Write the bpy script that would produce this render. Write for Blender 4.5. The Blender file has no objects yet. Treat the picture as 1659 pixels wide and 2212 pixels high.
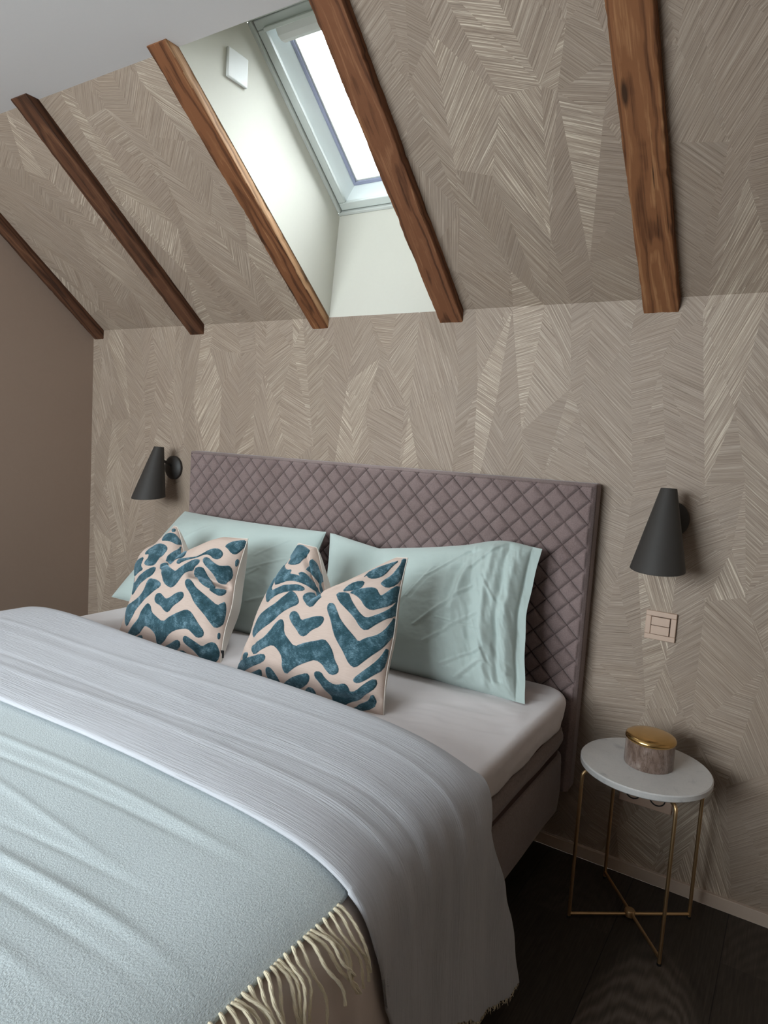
import bpy, math, random
import numpy as np
from mathutils import Vector, Matrix, Euler

# ---------------------------------------------------------------- camera
SC = bpy.context.scene
COL = SC.collection
cam_d = bpy.data.cameras.new('camera'); cam = bpy.data.objects.new('camera', cam_d); COL.objects.link(cam)
cam.location = (0.8094, -2.1773, 1.3057)
cam.rotation_euler = (1.4730, -0.0632, 0.5627)
cam_d.sensor_fit = 'HORIZONTAL'; cam_d.sensor_width = 36.0
cam_d.lens = 1459.81*36.0/1659.0
cam_d.clip_start = 0.02
SC.camera = cam

# ---------------------------------------------------------------- view, sky, window light
SC.view_settings.view_transform = 'Standard'
SC.view_settings.look = 'None'
SC.view_settings.gamma = 1.0
SC.view_settings.use_curve_mapping = False
SC.view_settings.exposure = 1.15
w = bpy.data.worlds.new('overcast_sky'); SC.world = w; w.use_nodes = True
bg = w.node_tree.nodes['Background']
bg.inputs['Color'].default_value = (0.90, 0.955, 1.0, 1); bg.inputs['Strength'].default_value = 10.0

TH = 0.6687; CT = math.cos(TH); ST = math.sin(TH)
H = 1.7949; XL = -2.3591; XR = 2.3; YB = -3.9; ZC = 2.4108
SCE = (ZC-H)/ST                       # slope length up to the flat ceiling
WX0, WX1 = -0.856, -0.305             # skylight recess
WS0, WS1, WW = 0.221, 0.925, 0.33
def SP(x, s, w=0.0):                  # slope frame: across, up the slope, outwards
    return Vector((x, -s*CT+w*ST, H+s*ST+w*CT))

def portal(name, loc, rot, sx, sy):
    l = bpy.data.lights.new(name, 'AREA'); l.shape = 'RECTANGLE'; l.size = sx; l.size_y = sy
    l.cycles.is_portal = True
    o = bpy.data.objects.new(name, l); COL.objects.link(o); o.location = loc; o.rotation_euler = rot
    return o
pc = SP((WX0+WX1)/2, (WS0+WS1)/2, WW+.12)
portal('skylight_portal', pc, (-TH, 0, 0), .62, .78)
BWX0, BWX1, BWZ0, BWZ1 = -2.1, 0.1, 1.00, 2.20  # unseen window added behind the camera for fill light
portal('fill_window_portal', ((BWX0+BWX1)/2, YB-.12, (BWZ0+BWZ1)/2), (math.pi/2, 0, 0), BWX1-BWX0, BWZ1-BWZ0)

# ---------------------------------------------------------------- object helpers
def link(o, parent=None):
    COL.objects.link(o)
    if parent: o.parent = parent
    return o
def tag(o, label=None, cat=None, group=None, kind=None):
    if label: o['label'] = label
    if cat: o['category'] = cat
    if group: o['group'] = group
    if kind: o['kind'] = kind
    return o
def empty(name, loc=(0, 0, 0), rot=(0, 0, 0)):
    o = bpy.data.objects.new(name, None); o.location = loc; o.rotation_euler = rot
    o.empty_display_size = .05
    return link(o)
def mesh(name, V, F, mat=None, parent=None, smooth=False, uv=None, attr=None, crease=None):
    me = bpy.data.meshes.new(name)
    me.from_pydata([tuple(map(float, v)) for v in V], [], [tuple(int(i) for i in f) for f in F])
    if uv is not None:
        l = me.uv_layers.new(name='UVMap')
        vi = np.empty(len(me.loops), dtype=np.int32); me.loops.foreach_get('vertex_index', vi)
        l.data.foreach_set('uv', np.asarray(uv, dtype=np.float32)[vi].ravel())
    if attr:
        for k, val in attr.items():
            a = me.attributes.new(k, 'FLOAT', 'POINT'); a.data.foreach_set('value', np.asarray(val, dtype=np.float32).ravel())
    me.update()
    if smooth:
        me.polygons.foreach_set('use_smooth', [True]*len(me.polygons))
    if mat: me.materials.append(mat)
    return link(bpy.data.objects.new(name, me), parent)
def grid(P, flip=False, wrap=False):
    n, m = P.shape[:2]; V = P.reshape(-1, 3)
    i, j = np.meshgrid(np.arange(n-1), np.arange(m if wrap else m-1), indexing='ij')
    j2 = (j+1) % m
    a = i*m+j; b = i*m+j2; c = (i+1)*m+j2; d = (i+1)*m+j
    F = np.stack([a, b, c, d] if not flip else [d, c, b, a], -1).reshape(-1, 4)
    return V, F
class MB:
    """collects shapes into one mesh"""
    def __init__(s): s.V = []; s.F = []
    def add(s, V, F):
        k = len(s.V); s.V += [tuple(map(float, v)) for v in V]; s.F += [tuple(int(i)+k for i in f) for f in F]; return s
    def box(s, x0, x1, y0, y1, z0, z1, f=None):
        V = [(x, y, z) for z in (z0, z1) for y in (y0, y1) for x in (x0, x1)]
        if f: V = [f(*v) for v in V]
        return s.add(V, [(0, 2, 3, 1), (4, 5, 7, 6), (0, 1, 5, 4), (2, 6, 7, 3), (0, 4, 6, 2), (1, 3, 7, 5)])
    def tube(s, pts, r, n=12, caps=True):
        pts = [Vector(p) for p in pts]; rs = r if hasattr(r, '__len__') else [r]*len(pts)
        ref = None; rings = []
        for i, p in enumerate(pts):
            t = (pts[min(i+1, len(pts)-1)]-pts[max(i-1, 0)]).normalized()
            if ref is None:
                ref = t.cross(Vector((.3, .2, .9)))
                if ref.length < 1e-3: ref = t.cross(Vector((1, 0, 0)))
            a2 = (ref-t*ref.dot(t)).normalized(); b = t.cross(a2); ref = a2
            rings.append([p+(a2*math.cos(q)+b*math.sin(q))*rs[i] for q in [2*math.pi*k/n for k in range(n)]])
        V = [v for R in rings for v in R]; F = []
        for i in range(len(pts)-1):
            for k in range(n):
                F.append((i*n+k, i*n+(k+1) % n, (i+1)*n+(k+1) % n, (i+1)*n+k))
        if caps:
            F.append(tuple(range(n))[::-1]); F.append(tuple((len(pts)-1)*n+k for k in range(n)))
        return s.add(V, F)
    def lathe(s, prof, n=64, c=(0, 0, 0), M=None, closed=False):
        V = []; F = []
        for (r, z) in prof:
            for k in range(n):
                q = 2*math.pi*k/n; v = Vector((r*math.cos(q), r*math.sin(q), z))
                if M: v = M @ v
                V.append(v+Vector(c))
        m = len(prof)
        for i in range(m-1 if not closed else m):
            for k in range(n):
                F.append((i*n+k, i*n+(k+1) % n, ((i+1) % m)*n+(k+1) % n, ((i+1) % m)*n+k))
        return s.add(V, F)
    def build(s, name, mat, parent=None, smooth=False, bevel=0, seg=2, angle=None):
        o = mesh(name, s.V, s.F, mat, parent, smooth)
        if bevel:
            b = o.modifiers.new('bevel', 'BEVEL'); b.width = bevel; b.segments = seg; b.limit_method = 'ANGLE'; b.angle_limit = math.radians(40)
        if smooth or bevel:
            o.data.polygons.foreach_set('use_smooth', [True]*len(o.data.polygons))
            sharp(o.data, 40)
        return o
def sharp(me, ang=35):
    me.set_sharp_from_angle(angle=math.radians(ang))

# ---------------------------------------------------------------- materials
def mat(name, col=(.5, .5, .5), rough=.6, metal=0, spec=.5, sheen=0, coat=0):
    m = bpy.data.materials.new(name); m.use_nodes = True
    b = m.node_tree.nodes['Principled BSDF']
    b.inputs['Base Color'].default_value = (*col, 1); b.inputs['Roughness'].default_value = rough
    b.inputs['Metallic'].default_value = metal; b.inputs['Specular IOR Level'].default_value = spec
    b.inputs['Sheen Weight'].default_value = sheen; b.inputs['Coat Weight'].default_value = coat
    return m
class NT:
    def __init__(s, m): s.m = m; s.t = m.node_tree; s.b = s.t.nodes['Principled BSDF']
    def n(s, typ, **k):
        x = s.t.nodes.new(typ)
        for a, v in k.items():
            if a == 'inp':
                for q, z in v.items():
                    if hasattr(z, 'is_linked') or isinstance(z, bpy.types.NodeSocket): s.t.links.new(z, x.inputs[q])
                    else: x.inputs[q].default_value = z
            else: setattr(x, a, v)
        return x
    def l(s, a, b): s.t.links.new(a, b)
    def math(s, op, a, b=0.0, c=None):
        i = {0: a, 1: b}
        if c is not None: i[2] = c
        return s.n('ShaderNodeMath', operation=op, inp=i).outputs[0]
    def mapping(s, vec, scale=(1, 1, 1), rot=(0, 0, 0), loc=(0, 0, 0)):
        return s.n('ShaderNodeMapping', inp={'Vector': vec, 'Scale': scale, 'Rotation': rot, 'Location': loc}).outputs[0]
    def noise(s, vec, scale=5, detail=3, rough=.5, dist=0):
        return s.n('ShaderNodeTexNoise', inp={'Vector': vec, 'Scale': scale, 'Detail': detail, 'Roughness': rough, 'Distortion': dist}).outputs['Fac']
    def ramp(s, fac, stops):
        r = s.n('ShaderNodeValToRGB', inp={'Fac': fac}); e = r.color_ramp.elements
        while len(e) < len(stops): e.new(.5)
        for q, (p, c) in zip(e, stops):
            q.position = p; q.color = (*c, 1) if len(c) == 3 else c
        return r.outputs[0]
    def mix(s, fac, a, b, mode='MIX'):
        x = s.n('ShaderNodeMix', data_type='RGBA', blend_type=mode)
        for k, v in ((0, fac), (6, a), (7, b)):
            if isinstance(v, bpy.types.NodeSocket): s.l(v, x.inputs[k])
            else: x.inputs[k].default_value = v if k == 0 else (*v, 1)
        return x.outputs[2]
    def bump(s, h, dist=.001, strength=1.0):
        b = s.n('ShaderNodeBump', inp={'Height': h, 'Distance': dist, 'Strength': strength})
        s.l(b.outputs[0], s.b.inputs['Normal']); return b
    def col(s, c): s.l(c, s.b.inputs['Base Color'])
    def uv(s): return s.n('ShaderNodeTexCoord').outputs['UV']
    def obj(s): return s.n('ShaderNodeTexCoord').outputs['Object']
    def attr(s, nm): return s.n('ShaderNodeAttribute', attribute_name=nm)

def m_wallpaper():
    m = mat('herringbone_wallpaper', rough=.62, spec=.35); t = NT(m)
    uv = t.uv(); tone = t.attr('tone').outputs['Fac']
    a = t.mapping(uv, (3.5, 290, 1)); b = t.mapping(uv, (8, 640, 1))
    n1 = t.noise(a, 1, 2, .6); n2 = t.noise(b, 1, 2, .6)
    n3 = t.noise(t.mapping(uv, (40, 800, 1)), 1, 1, .5)
    st = t.math('ADD', t.math('MULTIPLY', n1, .55), t.math('ADD', t.math('MULTIPLY', n2, .33), t.math('MULTIPLY', n3, .12)))
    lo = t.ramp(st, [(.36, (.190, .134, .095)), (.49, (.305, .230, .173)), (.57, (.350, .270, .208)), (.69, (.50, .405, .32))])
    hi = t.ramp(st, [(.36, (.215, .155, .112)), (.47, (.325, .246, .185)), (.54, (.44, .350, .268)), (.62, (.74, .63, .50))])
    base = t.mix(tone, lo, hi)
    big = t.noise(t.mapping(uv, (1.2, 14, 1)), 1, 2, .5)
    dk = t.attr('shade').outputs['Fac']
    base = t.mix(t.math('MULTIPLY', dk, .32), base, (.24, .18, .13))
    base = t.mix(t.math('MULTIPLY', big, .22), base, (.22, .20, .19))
    t.col(base)
    t.l(t.math('MULTIPLY_ADD', st, -.35, .72), t.b.inputs['Roughness'])
    t.bump(st, .0016, .8)
    return m
def m_plain_wall(name, c1, c2, sc=60, bump=.0004):
    m = mat(name, c1, .85, spec=.25); t = NT(m); o = t.obj()
    n = t.noise(o, sc, 4, .6); n2 = t.noise(o, 2.2, 3, .5)
    t.col(t.mix(t.math('MULTIPLY', t.math('ADD', n, n2), .5), c1, c2)); t.bump(n, bump, .6)
    return m
def m_beam(name, dark, mid, light, seed):
    m = mat(name, mid, .62, spec=.2); t = NT(m); o = t.obj()
    p = t.mapping(o, (1, 1, 1), loc=(seed*3.7, seed*.31, seed*.17))
    wob = t.noise(t.mapping(p, (1.6, 9, 9)), 1, 3, .55)
    sep = t.n('ShaderNodeSeparateXYZ', inp={0: o})
    yy = t.math('ADD', sep.outputs[1], .012*math.sin(seed*5)); zz = t.math('ADD', sep.outputs[2], .02)
    r = t.math('SQRT', t.math('ADD', t.math('POWER', yy, 2.0), t.math('POWER', t.math('ADD', zz, t.math('MULTIPLY', sep.outputs[0], .016)), 2.0)))
    ring = t.math('ADD', t.math('MULTIPLY', r, 400), t.math('MULTIPLY', wob, 26))
    s = t.math('MULTIPLY_ADD', t.math('SINE', ring), .5, .5)
    fib = t.noise(t.mapping(p, (5, 260, 260)), 1, 3, .6)
    blot = t.noise(t.mapping(p, (3, 14, 14)), 1, 4, .65)
    f = t.math('ADD', t.math('MULTIPLY', s, .42), t.math('ADD', t.math('MULTIPLY', fib, .38), t.math('MULTIPLY', blot, .32)))
    c = t.ramp(f, [(.25, dark), (.5, mid), (.72, mid), (.92, light)])
    kn = t.n('ShaderNodeTexVoronoi', inp={'Vector': t.mapping(p, (4.2, 17, 17), loc=(seed, seed*2, 0)), 'Scale': 1.0}).outputs['Distance']
    k = t.ramp(kn, [(.08, (1, 1, 1)), (.17, (0, 0, 0))])
    c = t.mix(t.math('MULTIPLY', k, .85), c, (.022, .012, .007))
    cr = t.noise(t.mapping(p, (1.4, 70, 70)), 1, 3, .6, .4)
    crk = t.ramp(cr, [(.29, (1, 1, 1)), (.33, (0, 0, 0))])
    c = t.mix(t.math('MULTIPLY', crk, .8), c, (.02, .010, .006))
    t.col(c)
    t.bump(t.math('SUBTRACT', f, t.math('MULTIPLY', crk, .6)), .0022, .7)
    return m
def m_fabric(name, c1, c2, rough=.9, weave=900, bump=.0004, sheen=.3, streak=None, uvs=True):
    m = mat(name, c1, rough, spec=.15, sheen=sheen); t = NT(m); u = t.uv() if uvs else t.obj()
    n = t.noise(t.mapping(u, (weave, weave*.6, weave)), 1, 2, .6); n2 = t.noise(u, 7, 4, .6)
    f = t.math('ADD', t.math('MULTIPLY', n, .55), t.math('MULTIPLY', n2, .45))
    t.col(t.mix(t.math('MULTIPLY_ADD', t.math('SUBTRACT', f, .5), 2.2, .5), c1, c2))
    t.bump(n, bump, .7)
    return m
# ---------------------------------------------------------------- numpy shape helpers
def vnoise(x, y, seed=0):
    x = np.asarray(x, float); y = np.asarray(y, float)
    xi = np.floor(x).astype(np.int64); yi = np.floor(y).astype(np.int64)
    fx = x - xi; fy = y - yi
    fx = fx*fx*(3-2*fx); fy = fy*fy*(3-2*fy)
    def h(i, j):
        n = (i*374761393 + j*668265263 + seed*982451653) & 0x7fffffff
        n = ((n ^ (n >> 13))*1274126177) & 0x7fffffff
        n = n ^ (n >> 16)
        return (n & 0xffff)/65535.0*2-1
    return (h(xi, yi)*(1-fx)+h(xi+1, yi)*fx)*(1-fy)+(h(xi, yi+1)*(1-fx)+h(xi+1, yi+1)*fx)*fy
def fnoise(x, y, seed=0, oct=3):
    r = 0; a = 1.0; t = 0
    for o in range(oct):
        r = r + a*vnoise(x*2**o, y*2**o, seed+o*17); t += a; a *= .5
    return r/t
def sstep(a, b, x):
    t = np.clip((x-a)/(b-a), 0, 1); return t*t*(3-2*t)
def cushion_shape(n, TL, TR, BR, BL, T, pullx, pully, dent=None, flange=0.0, flat=0.0, wr=None, e=.5, TB=1.0, hump=None, wave=0, push=(), pw=2.0, m=None):
    """front and back sheets of a stuffed cushion; a runs left-right, b bottom-top"""
    m = m or n
    la = np.linspace(-1, 1, n); lb = np.linspace(-1, 1, m)
    la = .55*np.sin(la*np.pi/2)+.45*la; lb = .55*np.sin(lb*np.pi/2)+.45*lb
    a, b = np.meshgrid(la, lb)
    TL, TR, BR, BL = [np.array(q, float) for q in (TL, TR, BR, BL)]
    W = ((TR+BR)-(TL+BL)); U = ((TL+TR)-(BL+BR)); W /= np.linalg.norm(W); U /= np.linalg.norm(U)
    N = np.cross(W, U); N /= np.linalg.norm(N)
    ap = a*(1-pullx*(1-b**2)); bp = b*(1-pully*(1-a**2)*np.where(b < 0, 1-flat, 1))
    u = (ap+1)/2; v = (bp+1)/2
    C = ((1-u)*v)[..., None]*TL + (u*v)[..., None]*TR + (u*(1-v))[..., None]*BR + ((1-u)*(1-v))[..., None]*BL
    ae = a if not flange else np.where(a > 0, np.clip(a/(1-flange), -1, 1), a)
    t = T*((1-np.abs(ae)**pw)*(1-np.abs(b)**pw))**e + .003*(1-np.maximum(np.abs(a), np.abs(b))**8)
    vv = (b+1)/2
    if dent:
        a0, wl, wrr, D, p, k = dent
        q = np.where(a < a0, (a0-a)/wl, (a-a0)/wrr)
        g = np.clip(1-q, 0, 1)**p
        C = C - U*(D*g*vv**k)[..., None]
        t = t*(1-.45*np.exp(-((a-a0)/.13)**2)*sstep(.1, .95, b))
    f = t.copy(); bk = t*TB
    for (pa, pb, wa, wb, dw, du) in push:
        k_ = np.exp(-((a-pa)/wa)**2-((b-pb)/wb)**2)[..., None]; C = C + (W*dw+U*du)*k_
    if hump: C = C + U*(hump[1]*np.exp(-((a-hump[0])/hump[2])**2)*vv**3)[..., None]
    if wave: C = C + N*(wave*(np.sin(b*5+1)+.6*np.sin(b*11))*sstep(.7, 1, a))[..., None]
    if wr is not None:
        rim = np.clip(np.minimum(1-np.abs(a), 1-np.abs(b))*9, 0, 1)
        f = f + wr(a, b)*rim
    F = C + N*f[..., None]; B = C - N*bk[..., None]
    return a, b, F, B
def ridge(a, b, a0, b0, a1, b1, w):
    """distance falloff to a segment"""
    dx, dy = a1-a0, b1-b0
    t = np.clip(((a-a0)*dx+(b-b0)*dy)/(dx*dx+dy*dy), 0, 1)
    d = np.hypot(a-a0-t*dx, b-b0-t*dy)
    return np.exp(-(d/w)**2)
def wr_cush(seed):
    def f(a, b):
        r = .006*fnoise(a*2.2+seed, b*2.2, seed, 3)
        return r
    return f
def wr_cushL(a, b):
    r = .010*fnoise(a*2.2+3, b*2.2, 3, 3)
    r = r - .030*ridge(a, b, .35, .22, 1.0, .16, .07) + .014*ridge(a, b, .45, .40, 1.0, .36, .10)
    r = r - .010*ridge(a, b, -1.0, .62, -.3, .55, .07) - .012*ridge(a, b, .5, -.95, 1, -.7, .06)
    return r
def wr_cushR(a, b):
    r = .010*fnoise(a*2.2+9, b*2.2, 9, 3)
    r = r - .020*ridge(a, b, -.02, .80, -.45, .98, .05) - .016*ridge(a, b, -.05, .72, -.62, .80, .05) + .010*ridge(a, b, .1, .66, .7, .78, .1)
    r = r - .022*ridge(a, b, .40, -.93, 1, -.80, .05) - .012*ridge(a, b, -1, -.45, -.7, -.62, .08)
    return r
CUSH_L = dict(TL=(-1.185, -.45, .955), TR=(-.80, -.465, .957), BR=(-.715, -.655, .573), BL=(-1.245, -.665, .573), T=.085,
              pullx=.08, pully=.05, dent=(-.36, .55, .85, .105, 1.25, 2.6), flat=.9, wr=wr_cushL, TB=1.75, push=((-1, .30, .55, .42, -.085, .0), (1, -.1, .4, .3, .012, 0), (-1, -1, .3, .3, .025, .0)))
CUSH_R = dict(TL=(-.572, -.47, .972), TR=(-.150, -.49, .986), BR=(-.085, -.675, .575), BL=(-.66, -.665, .575), T=.085,
              pullx=.07, pully=.05, dent=(-.12, .50, .95, .15, 1.15, 3.0), flat=.9, wr=wr_cushR, TB=1.2, push=((-1, .05, .5, .45, -.028, .0), (-1, -1, .25, .25, .022, .0), (1, .0, .4, .4, .010, 0)))
def wr_pilR(a, b):
    r = .010*fnoise(a*1.6+5, b*1.6, 5, 3)+.0026*fnoise(a*10+b*4, b*9-a*5, 8, 3)*sstep(-.3, .5, a)+.0075*fnoise(a*15+b*2.2, b*3.2, 19, 3)*sstep(.15, .55, a)
    r = r+.008*ridge(a, b, .70, -.95, .66, .9, .03)-.010*ridge(a, b, .80, -.8, .76, .95, .025)+.006*ridge(a, b, .87, -.7, .84, .95, .03)
    r = r-.010*ridge(a, b, .60, -.5, .50, .8, .05)+.009*ridge(a, b, .42, .0, .50, .75, .035)-.007*ridge(a, b, .36, -.3, .42, .6, .04)
    for (p, q, s, t, w, h) in ((.1, -.3, .55, .35, .02, .005), (.2, -.5, .62, .0, .022, .005), (.35, -.75, .68, -.45, .025, .007),
                               (.0, .1, .2, .6, .016, .004), (.15, .45, .45, .85, .018, .005), (.5, .6, .72, .95, .03, .008),
                               (.3, -.15, .64, -.2, .018, .005), (.45, -.9, .66, -.6, .03, .008), (-.1, -.1, .05, .3, .014, .003),
                               (.72, -.6, .6, -.1, .018, .006), (.75, .2, .62, .5, .018, .006)):
        r = r+.55*h*ridge(a, b, p, q, s, t, w*.6)-h*.3*ridge(a, b, p+.03, q-.015, s+.03, t-.015, w*.6)
    return r
def wr_pilL(a, b):
    r = .008*fnoise(a*1.6+15, b*1.6, 25, 3)+.0012*fnoise(a*9+b*4, b*9-a*5, 18, 3)
    for (p, q, s, t, w, h) in ((.5, .3, .75, .7, .02, .004), (.45, .0, .8, .35, .02, .004), (.3, -.4, .6, .1, .02, .004),
                               (-.6, .2, -.3, .7, .03, .004), (.6, -.5, .9, -.2, .025, .005), (.2, .3, .35, .65, .015, .003)):
        r = r+.5*h*ridge(a, b, p, q, s, t, w*.6)
    return r
PIL_R = dict(TL=(-.665, -.175, .972), TR=(.132, -.150, 1.012), BR=(.175, -.300, .575), BL=(-.60, -.330, .577), T=.095,
             pullx=.06, pully=.06, flange=.075, hump=(.68, .030, .28), wave=.007, flat=.85, wr=wr_pilR, e=.5, pw=2.6, dent=(-.45, .5, .7, .03, 1, 2))
PIL_L = dict(TL=(-1.455, -.165, .970), TR=(-.675, -.185, .976), BR=(-.70, -.345, .576), BL=(-1.64, -.385, .595), T=.09,
             pullx=.035, pully=.04, flat=.8, wr=wr_pilL, e=.5, pw=2.6)

VELVET_L = [((-0.906,0.923),(-0.863,0.977),(-0.799,0.96),(-0.826,0.919)),
 ((-0.793,0.72),(-0.868,0.793),(-0.858,0.868),(-0.763,0.944),(-0.681,0.981),(-0.605,1),(-0.561,0.997),(-0.569,0.936),(-0.64,0.873),(-0.733,0.781)),
 ((-0.757,0.398),(-0.793,0.509),(-0.863,0.605),(-0.745,0.681),(-0.64,0.745),(-0.569,0.757),(-0.531,0.681),(-0.554,0.546),(-0.501,0.454),(-0.486,0.341),(-0.539,0.274),(-0.633,0.248),(-0.661,0.299),(-0.647,0.39),(-0.701,0.462)),
 ((-0.462,0.554),(-0.462,0.681),(-0.478,0.81),(-0.486,0.952),(-0.539,1),(-0.075,0.826),(0.004,0.661),(-0.013,0.576),(-0.171,0.583),(-0.422,0.576)),
 ((-0.892,0.101),(-0.901,0.197),(-0.804,0.29),(-0.733,0.357),(-0.707,0.274),(-0.701,0.188),(-0.619,0.145),(-0.694,0.083),(-0.775,0.022),(-0.887,-0.04),(-0.887,0.031)),
 ((-0.446,0.332),(-0.39,0.231),(-0.406,0.11),(-0.546,-0.04),(-0.694,-0.145),(-0.763,-0.265),(-0.842,-0.349),(-0.878,-0.265),(-0.892,-0.118),(-0.887,-0.031),(-0.887,-0.171),(-0.739,-0.048),(-0.598,0.083),(-0.509,0.222)),
 ((-0.406,0.057),(-0.307,0.057),(-0.197,-0.004),(-0.171,-0.075),(-0.248,-0.153),(-0.357,-0.265),(-0.47,-0.398),(-0.569,-0.539),(-0.619,-0.694),(-0.694,-0.842),(-0.775,-0.793),(-0.853,-0.661),(-0.887,-0.531),(-0.726,-0.438),(-0.554,-0.29),(-0.486,-0.171),(-0.454,-0.031)),
 ((-0.414,0.398),(-0.43,0.501),(-0.406,0.554),(-0.101,0.307),(0.013,0.239),(0.075,0.316),(0.188,0.406),(0.29,0.478),(0.438,0.454),(0.493,0.382),(0.382,0.316),(0.239,0.248),(0.205,0.118),(0.162,-0.004),(0.083,-0.075),(-0.031,-0.048),(-0.136,0.013),(-0.205,0.145),(-0.282,0.307)),
 ((-0.066,0.462),(-0.075,0.561),(0.092,0.539),(0.29,0.516),(0.398,0.576),(0.493,0.661),(0.605,0.714),(0.72,0.688),(0.781,0.619),(0.751,0.539),(0.661,0.524),(0.539,0.583),(0.422,0.561),(0.332,0.509),(0.153,0.493),(0.057,0.462),(0.013,0.406)),
 ((0.726,0.781),(0.775,0.873),(0.858,0.936),(1,0.967),(0.997,0.868),(0.977,0.775),(0.948,0.694),(0.892,0.688),(0.799,0.757)),
 ((0.47,0.493),(0.539,0.524),(0.674,0.462),(0.821,0.414),(0.887,0.438),(0.928,0.478),(0.967,0.438),(0.984,0.332),(0.956,0.239),(0.821,0.188),(0.739,0.197),(0.757,0.265),(0.707,0.324),(0.576,0.398)),
 ((0.981,0.531),(0.97,0.598),(0.987,0.633),(0.991,0.569),(0.987,0.509)),
 ((0.316,0.257),(0.438,0.316),(0.569,0.332),(0.605,0.282),(0.591,0.222),(0.707,0.136),(0.821,0.075),(0.739,0.04),(0.612,0.075),(0.438,0.179),(0.357,0.188)),
 ((0.726,0.031),(0.826,0.066),(0.923,0.11),(0.948,0.048),(0.892,-0.022),(0.804,-0.004)),
 ((0.316,0.075),(0.357,0.11),(0.454,0.066),(0.524,-0.004),(0.647,-0.057),(0.775,-0.118),(0.887,-0.179),(0.928,-0.118),(0.956,-0.083),(0.977,-0.197),(0.984,-0.332),(0.981,-0.43),(0.932,-0.501),(0.883,-0.454),(0.799,-0.374),(0.694,-0.299),(0.583,-0.222),(0.486,-0.11),(0.357,-0.013)),
 ((-0.179,-0.214),(-0.11,-0.197),(-0.04,-0.239),(0.031,-0.282),(0.11,-0.239),(0.239,-0.145),(0.341,-0.118),(0.39,-0.179),(0.341,-0.265),(0.239,-0.365),(0.162,-0.47),(0.075,-0.462),(-0.031,-0.39),(-0.162,-0.365),(-0.205,-0.299)),
 ((-0.694,-0.97),(-0.583,-0.837),(-0.478,-0.694),(-0.422,-0.546),(-0.349,-0.398),(-0.265,-0.422),(-0.205,-0.524),(-0.066,-0.583),(0.083,-0.64),(0.188,-0.554),(0.349,-0.454),(0.486,-0.365),(0.583,-0.39),(0.654,-0.462),(0.733,-0.539),(0.804,-0.598),(0.793,-0.674),(0.707,-0.714),(0.64,-0.668),(0.569,-0.626),(0.478,-0.647),(0.324,-0.707),(0.197,-0.799),(0.101,-0.897),(-0.031,-0.991),(-0.04,-0.948),(-0.04,-0.842),(-0.127,-0.775),(-0.265,-0.745),(-0.324,-0.81),(-0.446,-0.919),(-0.654,-1),(-0.726,-1)),
 ((0.031,-1),(0.214,-0.919),(0.382,-0.826),(0.438,-0.853),(0.382,-0.932),(0.205,-1),(0.171,-1),(0.048,-1)),
 ((0.486,-0.787),(0.524,-0.739),(0.591,-0.757),(0.681,-0.787),(0.745,-0.821),(0.832,-0.751),(0.919,-0.701),(0.967,-0.751),(0.991,-0.832),(0.967,-0.952),(0.863,-1),(0.739,-1),(0.694,-0.948),(0.576,-0.883),(0.501,-0.837)),
 ((0.299,-1),(0.43,-0.948),(0.478,-0.974),(0.486,-1),(0.598,-1),(0.726,-1),(0.868,-1),(0.944,-1),(0.994,-1),(0.726,-1),(0.531,-1),(0.382,-1)),
 ((-0.654,-1),(-0.531,-0.997),(-0.357,-0.901),(-0.324,-0.944),(-0.422,-1),(-0.462,-1)),
 ((-0.332,-1),(-0.248,-1),(-0.127,-1),(-0.004,-1),(-0.136,-1),(-0.282,-1)),
 ((0.967,-0.64),(0.967,-0.561),(0.977,-0.546),(0.981,-0.619)),
 ((-0.974,-0.919),(-0.901,-1),(-0.821,-1),(-1,-1))]
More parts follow.
